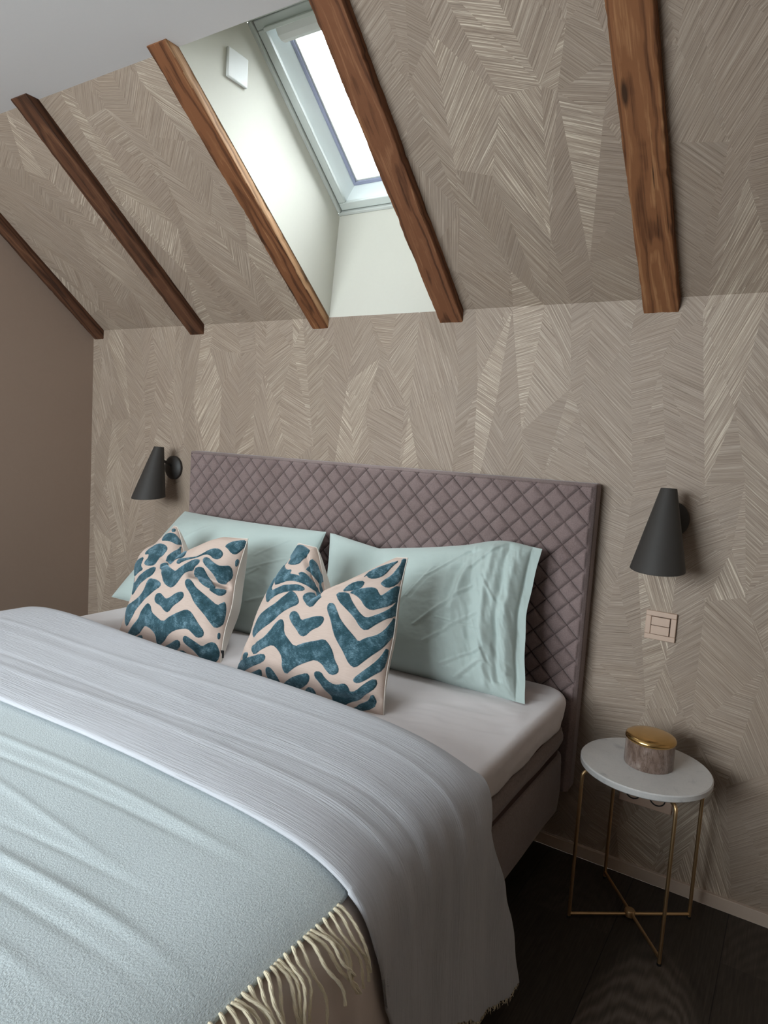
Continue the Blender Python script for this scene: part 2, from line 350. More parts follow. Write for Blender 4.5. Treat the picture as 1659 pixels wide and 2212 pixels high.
VELVET_R = [((-0.952,0.745),(-0.974,0.842),(-0.987,0.94),(-0.919,0.991),(-0.707,0.94),(-0.583,0.901),(-0.654,0.799),(-0.605,0.707),(-0.633,0.654),(-0.763,0.633),(-0.858,0.647),(-0.853,0.707),(-0.956,0.769)),
 ((-0.516,0.892),(-0.438,0.952),(-0.324,0.997),(-0.257,1),(0.083,0.583),(-0.231,0.878),(-0.299,0.868),(-0.422,0.751),(-0.486,0.714)),
 ((-0.524,0.561),(-0.478,0.647),(-0.365,0.714),(-0.274,0.745),(-0.188,0.821),(0.092,0.454),(-0.162,0.694),(-0.257,0.668),(-0.365,0.633)),
 ((-0.932,0.681),(-0.901,0.598),(-0.757,0.531),(-0.654,0.554),(-0.64,0.47),(-0.524,0.531),(-0.365,0.633),(-0.265,0.701),(-0.179,0.707),(-0.231,0.64),(-0.398,0.509),(-0.583,0.398),(-0.688,0.324),(-0.804,0.29),(-0.887,0.43),(-0.892,0.524),(-0.906,0.619)),
 ((-0.887,0.43),(-0.799,0.179),(-0.694,0.257),(-0.509,0.365),(-0.357,0.486),(-0.282,0.509),(-0.307,0.414),(-0.462,0.299),(-0.598,0.188),(-0.688,0.101),(-0.745,0.004),(-0.878,0.136),(-0.906,0.29)),
 ((-0.462,0.299),(-0.349,0.307),(-0.257,0.239),(-0.257,0.162),(-0.332,0.075),(-0.43,-0.057),(-0.531,-0.231),(-0.654,-0.349),(-0.821,-0.486),(-0.883,-0.446),(-0.848,-0.316),(-0.804,-0.171),(-0.694,-0.075),(-0.576,0.031),(-0.516,0.171)),
 ((-0.248,0.382),(-0.214,0.531),(-0.162,0.661),(0.075,0.478),(0.04,0.349),(-0.013,0.197),(-0.127,0.29),(-0.214,0.316)),
 ((-0.299,-0.004),(-0.239,0.048),(-0.162,0.022),(-0.092,-0.066),(-0.022,-0.022),(0.092,0.031),(0.205,0.048),(0.239,-0.013),(0.205,-0.11),(0.11,-0.179),(0.04,-0.29),(-0.031,-0.29),(-0.11,-0.205),(-0.214,-0.145),(-0.29,-0.075)),
 ((-0.81,-0.583),(-0.605,-0.501),(-0.509,-0.374),(-0.454,-0.222),(-0.39,-0.145),(-0.332,-0.188),(-0.274,-0.324),(-0.171,-0.398),(-0.048,-0.47),(0.048,-0.398),(0.188,-0.332),(0.324,-0.274),(0.39,-0.324),(0.446,-0.398),(0.486,-0.501),(0.539,-0.569),(0.539,-0.633),(0.454,-0.681),(0.382,-0.626),(0.349,-0.583),(0.257,-0.546),(0.145,-0.605),(0.013,-0.688),(-0.066,-0.757),(-0.136,-0.832),(-0.197,-0.763),(-0.205,-0.647),(-0.29,-0.554),(-0.398,-0.509),(-0.524,-0.591),(-0.668,-0.714),(-0.781,-0.647)),
 ((0.94,0.981),(1,0.977),(1,0.863),(1,0.739),(0.97,0.612),(0.887,0.546),(0.804,0.583),(0.826,0.633),(0.892,0.72),(0.94,0.842),(0.956,0.91)),
 ((0.576,0.72),(0.619,0.821),(0.72,0.868),(0.832,0.892),(0.915,0.948),(0.853,0.842),(0.815,0.714),(0.745,0.674),(0.647,0.688),(0.598,0.757)),
 ((0.341,0.524),(0.382,0.619),(0.478,0.668),(0.591,0.654),(0.591,0.576),(0.546,0.524),(0.438,0.524)),
 ((0.43,0.493),(0.546,0.524),(0.688,0.539),(0.775,0.516),(0.821,0.438),(0.853,0.422),(0.919,0.516),(1,0.626),(1,0.546),(1,0.43),(0.948,0.332),(0.853,0.265),(0.775,0.222),(0.707,0.257),(0.626,0.365),(0.524,0.446)),
 ((0.265,0.501),(0.414,0.493),(0.486,0.374),(0.591,0.239),(0.681,0.136),(0.745,0.101),(0.832,0.162),(0.936,0.257),(0.997,0.365),(1,0.454),(1,0.316),(0.997,0.222),(0.923,0.153),(0.832,0.048),(0.757,-0.048),(0.688,-0.013),(0.619,0.092),(0.493,0.205),(0.357,0.324)),
 ((0.231,0.282),(0.299,0.282),(0.39,0.145),(0.454,0.031),(0.561,-0.075),(0.654,-0.153),(0.714,-0.214),(0.775,-0.145),(0.868,-0.083),(0.94,0.013),(0.984,0.136),(1,0.214),(1,0.083),(0.994,-0.04),(0.956,-0.179),(0.887,-0.299),(0.815,-0.406),(0.733,-0.516),(0.668,-0.493),(0.598,-0.39),(0.509,-0.282),(0.414,-0.145),(0.341,0.013),(0.248,0.153)),
 ((0.726,-0.64),(0.804,-0.554),(0.906,-0.422),(0.956,-0.307),(0.987,-0.162),(0.991,-0.299),(0.981,-0.446),(0.923,-0.524),(0.842,-0.619),(0.757,-0.681),(0.714,-0.674)),
 ((0.257,-0.701),(0.332,-0.681),(0.374,-0.739),(0.454,-0.781),(0.531,-0.781),(0.605,-0.733),(0.654,-0.757),(0.661,-0.815),(0.739,-0.781),(0.832,-0.674),(0.936,-0.569),(0.948,-0.633),(0.906,-0.714),(0.775,-0.81),(0.668,-0.906),(0.554,-0.994),(0.454,-1),(0.43,-0.94),(0.374,-0.878),(0.316,-0.804),(0.257,-0.757)),
 ((0.171,-0.897),(0.239,-0.915),(0.239,-0.997),(0.316,-1),(0.414,-1),(0.486,-1),(0.569,-1),(0.707,-0.984),(0.804,-0.858),(0.91,-0.751),(0.91,-0.799),(0.915,-0.906),(0.714,-1),(0.598,-1),(0.516,-1),(0.414,-1),(0.29,-1),(0.179,-1),(0.083,-1),(0.11,-0.952)),
 ((-0.43,-0.826),(-0.365,-0.81),(-0.299,-0.863),(-0.248,-0.919),(-0.222,-0.997),(-0.083,-0.873),(0.031,-0.804),(0.153,-0.745),(0.188,-0.775),(0.162,-0.848),(0.057,-0.94),(-0.075,-1),(-0.101,-1),(-0.188,-1),(-0.299,-1),(-0.365,-1),(-0.39,-0.967),(-0.422,-0.897)),
 ((-0.997,-1),(-0.994,-0.948),(-0.948,-0.842),(-0.804,-0.787),(-0.654,-0.726),(-0.501,-0.668),(-0.454,-0.701),(-0.493,-0.769),(-0.654,-0.863),(-0.821,-0.952),(-0.932,-1),(-0.928,-1)),
 ((-0.91,-1),(-0.781,-1),(-0.605,-0.928),(-0.501,-0.863),(-0.486,-0.94),(-0.554,-1),(-0.64,-1),(-0.781,-1)),
 ((0.64,-1),(0.688,-1),(0.81,-0.977),(0.848,-0.977),(0.821,-1),(0.739,-1),(0.64,-1)),
 ((0.878,-1),(0.936,-0.974),(0.977,-0.994),(0.984,-1),(0.928,-1),(0.887,-1)),
 ((0.004,-1),(0.048,-1),(0.118,-1),(0.11,-1)),
 ((-0.901,-0.72),(-0.787,-0.707),(-0.799,-0.799),(-0.878,-0.826))]

M = {}
M['paper'] = m_wallpaper()
M['left_wall'] = m_plain_wall('taupe_textile_wall', (.285, .203, .155), (.325, .238, .185))
M['ceiling'] = m_plain_wall('ceiling_paint', (.66, .63, .62), (.70, .67, .66), 120, .0002)
M['warm_paint'] = m_plain_wall('warm_cream_paint', (.66, .55, .45), (.70, .59, .49), 90, .0002)
M['recess'] = m_plain_wall('pale_mint_plaster', (.58, .565, .50), (.62, .605, .54), 90, .0002)
M['white_trim'] = m_plain_wall('skirting_paint', (.46, .36, .29), (.50, .40, .32), 40, .0001)
M['frame'] = mat('window_frame_paint', (.60, .64, .61), .4)
M['frame_trim'] = mat('window_lining_paint', (.55, .57, .54), .5)
M['sash'] = mat('window_sash_paint', (.80, .86, .86), .35)
M['gasket'] = mat('window_gasket', (.30, .32, .44), .5)
M['plastic_white'] = mat('white_plastic', (.74, .75, .73), .6, spec=.25)
M['black_metal'] = mat('matt_black_metal', (.038, .034, .031), .55, spec=.4)
M['black_plastic'] = mat('black_plastic', (.012, .012, .013), .5)
M['lamp_inside'] = mat('lamp_inner_white', (.6, .58, .54), .6)
M['brass'] = mat('brushed_brass', (.62, .40, .16), .22, metal=1)
M['brass_leg'] = mat('brass_rod', (.66, .45, .24), .42, metal=1)
M['switch'] = mat('cream_plastic', (.52, .375, .29), .45)
M['dark'] = mat('dark_gap', (.02, .017, .015), .8)
def m_glass():
    m = bpy.data.materials.new('window_glass'); m.use_nodes = True; t = m.node_tree; t.nodes.clear()
    o = t.nodes.new('ShaderNodeOutputMaterial'); mx = t.nodes.new('ShaderNodeMixShader')
    tr = t.nodes.new('ShaderNodeBsdfTransparent'); gl = t.nodes.new('ShaderNodeBsdfGlossy'); gl.inputs['Roughness'].default_value = .02
    tr.inputs['Color'].default_value = (.96, .98, .98, 1)
    fr = t.nodes.new('ShaderNodeFresnel'); fr.inputs['IOR'].default_value = 1.35
    t.links.new(fr.outputs[0], mx.inputs[0]); t.links.new(tr.outputs[0], mx.inputs[1]); t.links.new(gl.outputs[0], mx.inputs[2]); t.links.new(mx.outputs[0], o.inputs[0])
    return m
M['glass'] = m_glass()
def m_floor():
    m = mat('dark_oak_planks', rough=.55, spec=.35); t = NT(m); o = t.obj()
    s = t.n('ShaderNodeSeparateXYZ', inp={0: o}); x, y = s.outputs[0], s.outputs[1]
    PW = .27
    k = t.math('FLOOR', t.math('DIVIDE', t.math('ADD', x, .065), PW))
    rnd = t.math('MULTIPLY_ADD', t.math('SINE', t.math('MULTIPLY', k, 2.3)), .5, .5)
    lx = t.math('SUBTRACT', t.math('SUBTRACT', t.math('ADD', x, .065), t.math('MULTIPLY', k, PW)), PW*.5)
    wob = t.noise(t.mapping(o, (9, 2.2, 1)), 1, 3, .55)
    fine = t.noise(t.mapping(o, (220, 9, 1)), 1, 3, .6)
    a = t.math('POWER', t.math('MULTIPLY', lx, 2.3), 2.0)
    yo = t.math('ADD', y, t.math('MULTIPLY', t.math('SUBTRACT', rnd, .5), .9))
    d = t.math('ADD', yo, t.math('ADD', t.math('MULTIPLY', a, 2.1), t.math('MULTIPLY', wob, .26)))
    ring = t.math('MULTIPLY_ADD', t.math('SINE', t.math('MULTIPLY', d, 100)), .5, .5)
    # the pale heart figure of each board fills the cathedral side of one growth ring
    rep = t.math('FRACT', t.math('MULTIPLY', t.math('ADD', yo, 21.235), .8))
    dd = t.math('SUBTRACT', t.math('SUBTRACT', .50, rep), t.math('ADD', t.math('MULTIPLY', a, 2.6), t.math('MULTIPLY', wob, .10)))
    heart = t.ramp(dd, [(.0, (0, 0, 0)), (.14, (1, 1, 1))])
    f = t.math('ADD', t.math('MULTIPLY', ring, .40), t.math('MULTIPLY', fine, .60))
    c = t.ramp(fine, [(.28, (.024, .017, .012)), (.52, (.036, .027, .020)), (.75, (.052, .040, .031))])
    c2 = t.ramp(f, [(.25, (.060, .045, .034)), (.5, (.105, .080, .063)), (.75, (.165, .130, .105))])
    c = t.mix(t.math('MULTIPLY', heart, t.math('MULTIPLY_ADD', rnd, -.56, .60)), c, c2)
    gap = t.math('GREATER_THAN', t.math('ABSOLUTE', lx), PW*.5-.0012)
    c = t.mix(gap, c, (.006, .004, .003))
    t.col(c); t.bump(t.math('SUBTRACT', f, gap), .0012, .6)
    return m
M['floor'] = m_floor()
def m_marble():
    m = mat('white_marble', (.62, .60, .58), .35, spec=.5); t = NT(m); o = t.obj()
    n = t.noise(o, 9, 5, .6, 1.2); v = t.ramp(n, [(.30, (.42, .42, .43)), (.40, (.60, .585, .57)), (.7, (.64, .62, .60))])
    n2 = t.noise(o, 26, 5, .7, 2.0); v2 = t.ramp(n2, [(.485, (0, 0, 0)), (.5, (1, 1, 1)), (.515, (0, 0, 0))])
    t.col(t.mix(t.math('MULTIPLY', v2, .25), v, (.30, .28, .29)))
    return m
M['marble'] = m_marble()
def m_brown_marble():
    m = mat('brown_marble', (.3, .22, .18), .3, spec=.5); t = NT(m); o = t.obj()
    n = t.noise(t.mapping(o, (30, 30, 11), rot=(.3, .2, 0)), 1, 6, .7, 1.5)
    c = t.ramp(n, [(.3, (.085, .05, .035)), (.45, (.20, .135, .105)), (.56, (.27, .20, .17)), (.7, (.42, .34, .29))])
    n2 = t.noise(t.mapping(o, (40, 40, 9), rot=(.5, .3, 0)), 1, 4, .6, 2.5); v2 = t.ramp(n2, [(.48, (0, 0, 0)), (.5, (1, 1, 1)), (.52, (0, 0, 0))])
    t.col(t.mix(t.math('MULTIPLY', v2, .7), c, (.05, .025, .015)))
    return m
M['brown_marble'] = m_brown_marble()
M['headboard'] = m_fabric('mauve_grey_upholstery', (.135, .092, .086), (.285, .212, .203), .85, 330, .0008, .35, uvs=False)
t_ = NT(M['headboard']); k_ = t_.b.inputs['Base Color'].links[0].from_socket; t_.col(t_.mix(t_.attr('seam').outputs['Fac'], k_, (.036, .022, .020)))
M['headboard_piping'] = mat('dark_red_brown_seam', (.060, .028, .022), .8)
M['base_fabric'] = m_fabric('mauve_box_spring_fabric', (.15, .11, .10), (.25, .195, .18), .9, 200, .0008, .3, uvs=False)
M['pillow'] = m_fabric('mint_cotton', (.405, .480, .455), (.445, .520, .495), .85, 1400, .00015, .25, uvs=False)
M['sheet'] = m_fabric('white_sheet_cotton', (.70, .65, .655), (.74, .69, .69), .85, 1500, .0001, .15, uvs=False)
M['duvet'] = m_fabric('cream_duvet_cotton', (.72, .62, .56), (.76, .66, .60), .88, 1500, .0001, .15, uvs=False)
M['cushion_back'] = m_fabric('cream_linen', (.62, .56, .50), (.67, .61, .55), .9, 900, .0002, .2, uvs=False)
M['yarn'] = m_fabric('cream_wool_yarn', (.70, .60, .42), (.86, .78, .60), .95, 700, .0005, .4, uvs=False)
def m_velvet():
    m = mat('blue_velvet_on_linen', (.5, .5, .5), .9, spec=.1, sheen=.0); t = NT(m); o = t.obj(); k = t.attr('velvet').outputs['Fac']
    uv = t.uv()
    mask = t.ramp(t.math('ADD', k, t.math('MULTIPLY', t.math('SUBTRACT', t.noise(uv, 90, 2, .6), .5), .10)), [(.47, (0, 0, 0)), (.53, (1, 1, 1))])
    slub = t.noise(t.mapping(uv, (14, 230, 1)), 1, 3, .6)
    linen = t.mix(slub, (.47, .355, .295), (.62, .50, .44))
    pile = t.noise(o, 32, 5, .7); fine = t.noise(t.mapping(uv, (60, 260, 1)), 1, 3, .7)
    pf = t.math('ADD', t.math('MULTIPLY', pile, .6), t.math('MULTIPLY', fine, .4))
    vel = t.ramp(pf, [(.36, (.018, .044, .054)), (.50, (.036, .084, .106)), (.64, (.17, .275, .33))])
    edge = t.ramp(k, [(.40, (0, 0, 0)), (.49, (1, 1, 1)), (.58, (0, 0, 0))])
    c = t.mix(mask, linen, vel)
    c = t.mix(t.math('MULTIPLY', edge, .35), c, (.12, .15, .15))
    t.col(c)
    t.l(t.math('MULTIPLY', mask, 1.0), t.b.inputs['Sheen Weight']); t.b.inputs['Sheen Roughness'].default_value = .35
    t.b.inputs['Sheen Tint'].default_value = (.55, .82, 1, 1)
    t.bump(t.math('ADD', t.math('MULTIPLY', fine, t.math('MULTIPLY_ADD', mask, 1.0, .3)), t.math('MULTIPLY', mask, .4)), .0012, .7)
    return m
M['velvet'] = m_velvet()
def m_spread():
    m = mat('grey_crinkle_cotton', (.5, .5, .5), .95, spec=.05, sheen=.06); t = NT(m); u = t.uv()
    n1 = t.noise(t.mapping(u, (8, 230, 1)), 1, 3, .6, .3); n2 = t.noise(t.mapping(u, (26, 420, 1)), 1, 3, .6); n3 = t.noise(u, 3, 3, .5)
    patch = t.ramp(t.noise(u, 2.3, 2, .5), [(.35, (.25, .25, .25)), (.65, (1, 1, 1))])
    wv = t.noise(u, 700, 2, .6)
    f = t.math('ADD', t.math('MULTIPLY', n1, .5), t.math('ADD', t.math('MULTIPLY', n2, .3), t.math('MULTIPLY', wv, .2)))
    t.col(t.mix(n3, t.ramp(f, [(.32, (.44, .435, .46)), (.5, (.53, .535, .57)), (.65, (.60, .605, .645))]), (.53, .535, .565)))
    t.bump(t.math('MULTIPLY', t.math('ADD', n1, t.math('MULTIPLY', n2, .6)), patch), .0034, .9)
    return m
M['spread'] = m_spread()
def m_throw():
    m = mat('mint_wool_weave', (.5, .5, .5), .95, spec=.05, sheen=.08); t = NT(m); u = t.uv()
    wa = t.noise(t.mapping(u, (620, 330, 1)), 1, 2, .6); wb = t.noise(u, 240, 3, .6)
    f = t.math('ADD', t.math('MULTIPLY', wa, .6), t.math('MULTIPLY', wb, .4))
    t.col(t.ramp(f, [(.34, (.42, .47, .485)), (.5, (.55, .61, .625)), (.64, (.66, .715, .72))]))
    t.bump(f, .0022, .8)
    return m
M['throw'] = m_throw()
BEAMC = [((.020, .010, .007), (.085, .036, .019), (.18, .085, .045)),
         ((.022, .011, .007), (.090, .038, .020), (.19, .09, .046)),
         ((.052, .019, .009), (.180, .072, .031), (.38, .19, .088)),
         ((.046, .018, .009), (.172, .070, .033), (.31, .15, .075)),
         ((.055, .020, .009), (.205, .085, .036), (.37, .185, .085))]

# ---------------------------------------------------------------- room shell
def facets(x0, x1, s0, s1, seed=7):
    """slanted stripe facets between zigzag spines: list of (polygon, angle, tone)"""
    R = random.Random(seed); PW = .105; k0 = int(math.floor(x0/PW))-2; k1 = int(math.ceil(x1/PW))+2
    sp = {}
    for k in range(k0, k1+1):
        pts = []; s = s0-.4-R.random()*.3; sg = R.choice((-1, 1))
        while s < s1+.6:
            pts.append((k*PW+sg*PW*R.uniform(.12, .46), s)); sg = -sg if R.random() < .8 else sg
            s += R.uniform(.12, .52)
        sp[k] = pts
    from mathutils.geometry import tessellate_polygon
    out = []
    for k in range(k0, k1):
        A, B = sp[k], sp[k+1]; ang = None; left = 0; tone = 0
        par = 1 if k % 2 else -1
        ring_ = A+B[::-1]
        tris = [[ring_[q] for q in t] for t in tessellate_polygon([[Vector((p[0], p[1], 0)) for p in ring_]])]
        tris.sort(key=lambda t: t[0][1]+t[1][1]+t[2][1])
        for tri in tris:
            if left <= 0:
                ang = par*math.radians(R.choice((12, 25, 35, 42, 50, 58, 66))+R.uniform(-5, 5))
                if R.random() < .12: ang = -ang
                tone = R.choice((0, .1, .2, .3, .5, 1)); shd = R.random()**1.5; left = R.choice((1, 1, 2, 2, 3))
            left -= 1
            (ax_, ay_), (bx_, by_), (cx_, cy_) = tri
            if (bx_-ax_)*(cy_-ay_)-(by_-ay_)*(cx_-ax_) < 0: tri = tri[::-1]
            out.append((tri, ang, tone, R.random()*40, shd))
    return out
def clip(poly, x0, x1, s0, s1):
    for ax, v, sg in ((0, x0, 1), (0, x1, -1), (1, s0, 1), (1, s1, -1)):
        o = []
        for i in range(len(poly)):
            p, q = poly[i-1], poly[i]; dp = (p[ax]-v)*sg; dq = (q[ax]-v)*sg
            if (dp < 0) != (dq < 0):
                t = dp/(dp-dq); o.append((p[0]+(q[0]-p[0])*t, p[1]+(q[1]-p[1])*t))
            if dq >= 0: o.append(q)
        poly = o
        if len(poly) < 3: return None
    return poly
FAC = facets(XL-.3, XR+.3, 0, H+SCE, 11)
def papered(name, rects, f):
    V = []; F = []; UV = []; T = []; D_ = []
    for r in rects:
        for tri, a, tone, off, shd in FAC:
            p = clip(tri, *r)
            if not p: continue
            k = len(V); F.append(tuple(range(k, k+len(p)))); ca, sa = math.cos(a), math.sin(a)
            for q in p:
                V.append(f(*q)); UV.append((q[0]*ca+q[1]*sa+off, -q[0]*sa+q[1]*ca+off*.37)); T.append(tone); D_.append(shd)
    return tag(mesh(name, V, F, M['paper'], uv=UV, attr={'tone': T, 'shade': D_}), kind='structure')
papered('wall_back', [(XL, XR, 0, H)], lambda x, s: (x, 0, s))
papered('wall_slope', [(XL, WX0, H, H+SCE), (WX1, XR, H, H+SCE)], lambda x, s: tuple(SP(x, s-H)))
def quad(name, pts, m, fl=False):
    return tag(mesh(name, pts, [(0, 1, 2, 3)] if not fl else [(3, 2, 1, 0)], m), kind='structure')
yC = -(ZC-H)/math.tan(TH)
mb = MB().box(XL-.1, XR+.1, YB-.1, .1, -.08, 0); tag(mb.build('floor', M['floor']), kind='structure')
mb = MB().box(XL, XR, YB, yC, ZC, ZC+.1); tag(mb.build('ceiling', M['ceiling']), kind='structure')
mb = MB().box(XL-.1, XL, YB-.1, .1, 0, ZC+.1); tag(mb.build('wall_left', M['left_wall']), kind='structure')
mb = MB().box(XR, XR+.1, YB-.1, .1, 0, ZC+.1); tag(mb.build('wall_right', M['warm_paint']), kind='structure')
mb = MB().box(XL, BWX0, YB-.1, YB, 0, ZC).box(BWX1, XR, YB-.1, YB, 0, ZC).box(BWX0, BWX1, YB-.1, YB, 0, BWZ0).box(BWX0, BWX1, YB-.1, YB, BWZ1, ZC)
tag(mb.build('wall_front', M['warm_paint']), kind='structure')
# skylight recess
a, b = WX0, WX1
lo0, lo1 = SP(a, 0, 0), SP(a, WS0, WW); hi0, hi1 = SP(a, SCE, 0), SP(a, WS1, WW)
def atx(v, x): return Vector((x, v.y, v.z))
V = [lo0, lo1, hi1, hi0, atx(lo0, b), atx(lo1, b), atx(hi1, b), atx(hi0, b)]
tag(mesh('wall_recess', V, [(0, 1, 2, 3), (4, 7, 6, 5), (0, 4, 5, 1), (3, 2, 6, 7)], M['recess']), kind='structure')
# skirting
mb = MB().box(XL, XR, -.013, 0, 0, .040); tag(mb.build('baseboard_back', M['white_trim'], bevel=.002), kind='structure')
mb = MB().box(XL, XL+.013, YB, -.013, 0, .040); tag(mb.build('baseboard_left', M['white_trim'], bevel=.002), kind='structure')

# ---------------------------------------------------------------- skylight window
win = tag(empty('window_1', SP((WX0+WX1)/2, WS0, WW)), kind='structure')
iv = -Vector(win.location)
def sb(mb, x0, x1, s0, s1, w0, w1):
    return mb.box(x0, x1, s0, s1, w0, w1, lambda x, s, w: SP(x, s, w)+iv)
def ring(mb, x0, x1, s0, s1, wd, w0, w1):
    sb(mb, x0, x1, s0, s0+wd, w0, w1); sb(mb, x0, x1, s1-wd, s1, w0, w1)
    sb(mb, x0, x0+wd, s0+wd, s1-wd, w0, w1); sb(mb, x1-wd, x1, s0+wd, s1-wd, w0, w1); return mb
ring(MB(), WX0, WX1, WS0, WS1, .013, WW-.004, WW+.05).build('lining_trim', M['frame_trim'], win, bevel=.003)
ring(MB(), WX0+.016, WX1-.016, WS0+.016, WS1-.016, .030, WW+.006, WW+.09).build('frame', M['frame'], win, bevel=.003)
ring(MB(), WX0+.013, WX1-.013, WS0+.013, WS1-.013, .004, WW+.02, WW+.05).build('shadow_gap', M['dark'], win)
# sash with a splayed inner face
def splay(x0, x1, s0, s1, wd, wa, wb, name, m):
    P = []
    for (d, w_) in ((0, wa), (wd, wb), (wd, wb+.03), (0, wb+.03)):
        P.append([SP(x0+d, s0+d, w_)+iv, SP(x1-d, s0+d, w_)+iv, SP(x1-d, s1-d, w_)+iv, SP(x0+d, s1-d, w_)+iv])
    V = [v for r in P for v in r]; F = []
    for i in range(4):
        for k in range(4): F.append((i*4+k, i*4+(k+1) % 4, ((i+1) % 4)*4+(k+1) % 4, ((i+1) % 4)*4+k))
    return mesh(name, V, F, m, win)
splay(WX0+.046, WX1-.046, WS0+.046, WS1-.046, .028, WW+.02, WW+.075, 'sash', M['sash'])
gx0, gx1, gs0, gs1 = WX0+.074, WX1-.074, WS0+.074, WS1-.074
ring(MB(), gx0-.001, gx1+.001, gs0-.001, gs1+.001, .012, WW+.068, WW+.078).build('gasket', M['gasket'], win, bevel=.001)
ring(MB(), gx0+.010, gx1-.010, gs0+.010, gs1-.010, .006, WW+.076, WW+.084).build('spacer_bar', M['frame_trim'], win)
sb(MB(), gx0, gx1, gs0, gs1, WW+.080, WW+.084).build('pane', M['glass'], win)
# ventilation flap along the top of the sash: a curved white bar
prof = [(0, .0), (.0, .02), (.012, .034), (.030, .040), (.052, .036), (.062, .022), (.058, .018), (.048, .028), (.030, .031), (.016, .027), (.010, .014), (.012, 0)]
V = []; F = []; fx0, fx1 = WX0+.085, WX1-.06
for x in (fx0, fx1):
    for (ds, dw) in prof: V.append(SP(x, WS1-.105+ds, WW+.045-dw)+iv)
n = len(prof)
for i in range(n): F.append((i, (i+1) % n, n+(i+1) % n, n+i))
F += [tuple(range(n))[::-1], tuple(range(n, 2*n))]
mesh('ventilation_flap', V, F, M['plastic_white'], win, smooth=False)
sb(MB(), WX0+.05, WX1-.05, WS1-.052, WS1-.040, WW-.006, WW+.03).build('top_cover_strip', M['frame'], win, bevel=.002)

# fill window, added in the unseen rear wall to brighten the room
rw = tag(empty('window_fill', ((BWX0+BWX1)/2, YB-.05, BWZ0)), kind='structure'); ov = -Vector(rw.location)
mb = MB()
for q in ((BWX0, BWX1, BWZ0, BWZ0+.06), (BWX0, BWX1, BWZ1-.06, BWZ1), (BWX0, BWX0+.06, BWZ0+.06, BWZ1-.06), (BWX1-.06, BWX1, BWZ0+.06, BWZ1-.06), ((BWX0+BWX1)/2-.035, (BWX0+BWX1)/2+.035, BWZ0+.06, BWZ1-.06)):
    mb.box(q[0], q[1], YB-.08, YB-.02, q[2], q[3], lambda x, y, z: Vector((x, y, z))+ov)
mb.build('frame', M['sash'], rw, bevel=.004)
MB().box(BWX0+.05, BWX1-.05, YB-.055, YB-.050, BWZ0+.05, BWZ1-.05, lambda x, y, z: Vector((x, y, z))+ov).build('pane', M['glass'], rw)

# ---------------------------------------------------------------- beams on the slope
def beam(i, x0, x1, label, seed, top=None):
    DEP = .033; bury = .05; L = (top if top is not None else SCE+.045)
    # local axes: X up the slope, Y across (world x), Z towards the room
    o = empty('tmp'); bpy.data.objects.remove(o)
    nl = 160; sec = []
    hw = (x1-x0)/2; r = .004
    for (cx, cz, a0) in ((hw-r, DEP-r, 0), (-hw+r, DEP-r, 90)):
        for q in range(4):
            an = math.radians(a0+q*30); sec.append((cx+r*math.cos(an), cz+r*math.sin(an)))
    sec = [(hw, -bury)]+[(hw, DEP*.4)]+sec+[(-hw, DEP*.4), (-hw, -bury)]
    sec2 = []
    for k in range(len(sec)-1):
        p, q = sec[k], sec[k+1]; d = math.hypot(q[0]-p[0], q[1]-p[1]); m = max(1, int(d/.012))
        for z in range(m): sec2.append((p[0]+(q[0]-p[0])*z/m, p[1]+(q[1]-p[1])*z/m))
    sec2.append(sec[-1]); sec = np.array(sec2); n = len(sec)
    # ends: lower end is cut flush with the wall plane (y = 0), so its length depends on the height above the slope
    t = np.linspace(0, 1, nl)[:, None]
    yy = sec[:, 0][None, :]; zz = sec[:, 1][None, :]
    s_lo = -zz*math.tan(TH)           # y = 0 plane
    s_hi = L-zz*0.35
    s = s_lo+(s_hi-s_lo)*t
    nz = fnoise(s*9+seed*7, yy*30+seed, seed, 3)*.0016; nb = fnoise(s*55+seed*3, yy*40, seed+3, 2)*.0009
    edge = np.clip(1-np.minimum(np.abs(np.abs(yy)-hw), .01)/.01, 0, 1)*(zz > 0)
    chip = -np.clip(fnoise(s*22, yy*10+seed, seed+9, 2)-.3, 0, 1)*.007*edge
    Y = yy*(1+(nz+chip+nb)/hw)
    Z = np.where(zz > 0, zz+nz+nb+chip*.6, zz)
    P = np.stack([s, Y+0*s, Z+0*s], -1)
    V, F = grid(P); F = [tuple(f) for f in F]
    F += [tuple(range(n))[::-1], tuple((nl-1)*n+k for k in range(n))]
    ob = mesh('ceiling_beam', V, F, m_beam('old_pine_%d' % seed, *BEAMC[i], seed), smooth=True)
    sharp(ob.data, 50)
    Mx = Matrix(((0, 1, 0, (x0+x1)/2), (-CT, 0, -ST, 0), (ST, 0, -CT, H), (0, 0, 0, 1)))
    ob.matrix_world = Mx
    if i == 2:      # skylight falling on this side is painted in as paler wood
        ob.data.materials.append(m_beam('skylit_pine', (.16, .075, .033), (.42, .235, .120), (.60, .38, .22), 9))
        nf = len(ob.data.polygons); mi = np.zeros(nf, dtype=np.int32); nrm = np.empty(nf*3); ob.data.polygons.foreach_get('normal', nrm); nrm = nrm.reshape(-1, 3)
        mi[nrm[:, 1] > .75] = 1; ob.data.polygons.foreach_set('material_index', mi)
    tag(ob, label, 'beam', 'old wooden beams on the sloping ceiling')
    return ob
beam(0, -2.352, -2.278, 'dark old wooden beam lying against the plain left wall, furthest from the skylight', 1)
beam(1, -1.648, -1.558, 'dark wooden beam with bare wallpaper on both sides, left of the skylight', 2)
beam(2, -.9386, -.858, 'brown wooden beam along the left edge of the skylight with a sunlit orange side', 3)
beam(3, -.3616, -.271, 'reddish wooden beam overlapping the right edge of the skylight glass', 4)
beam(4, .3337, .4333, 'broad knotted wooden beam above the right wall lamp, nearest the camera', 5)

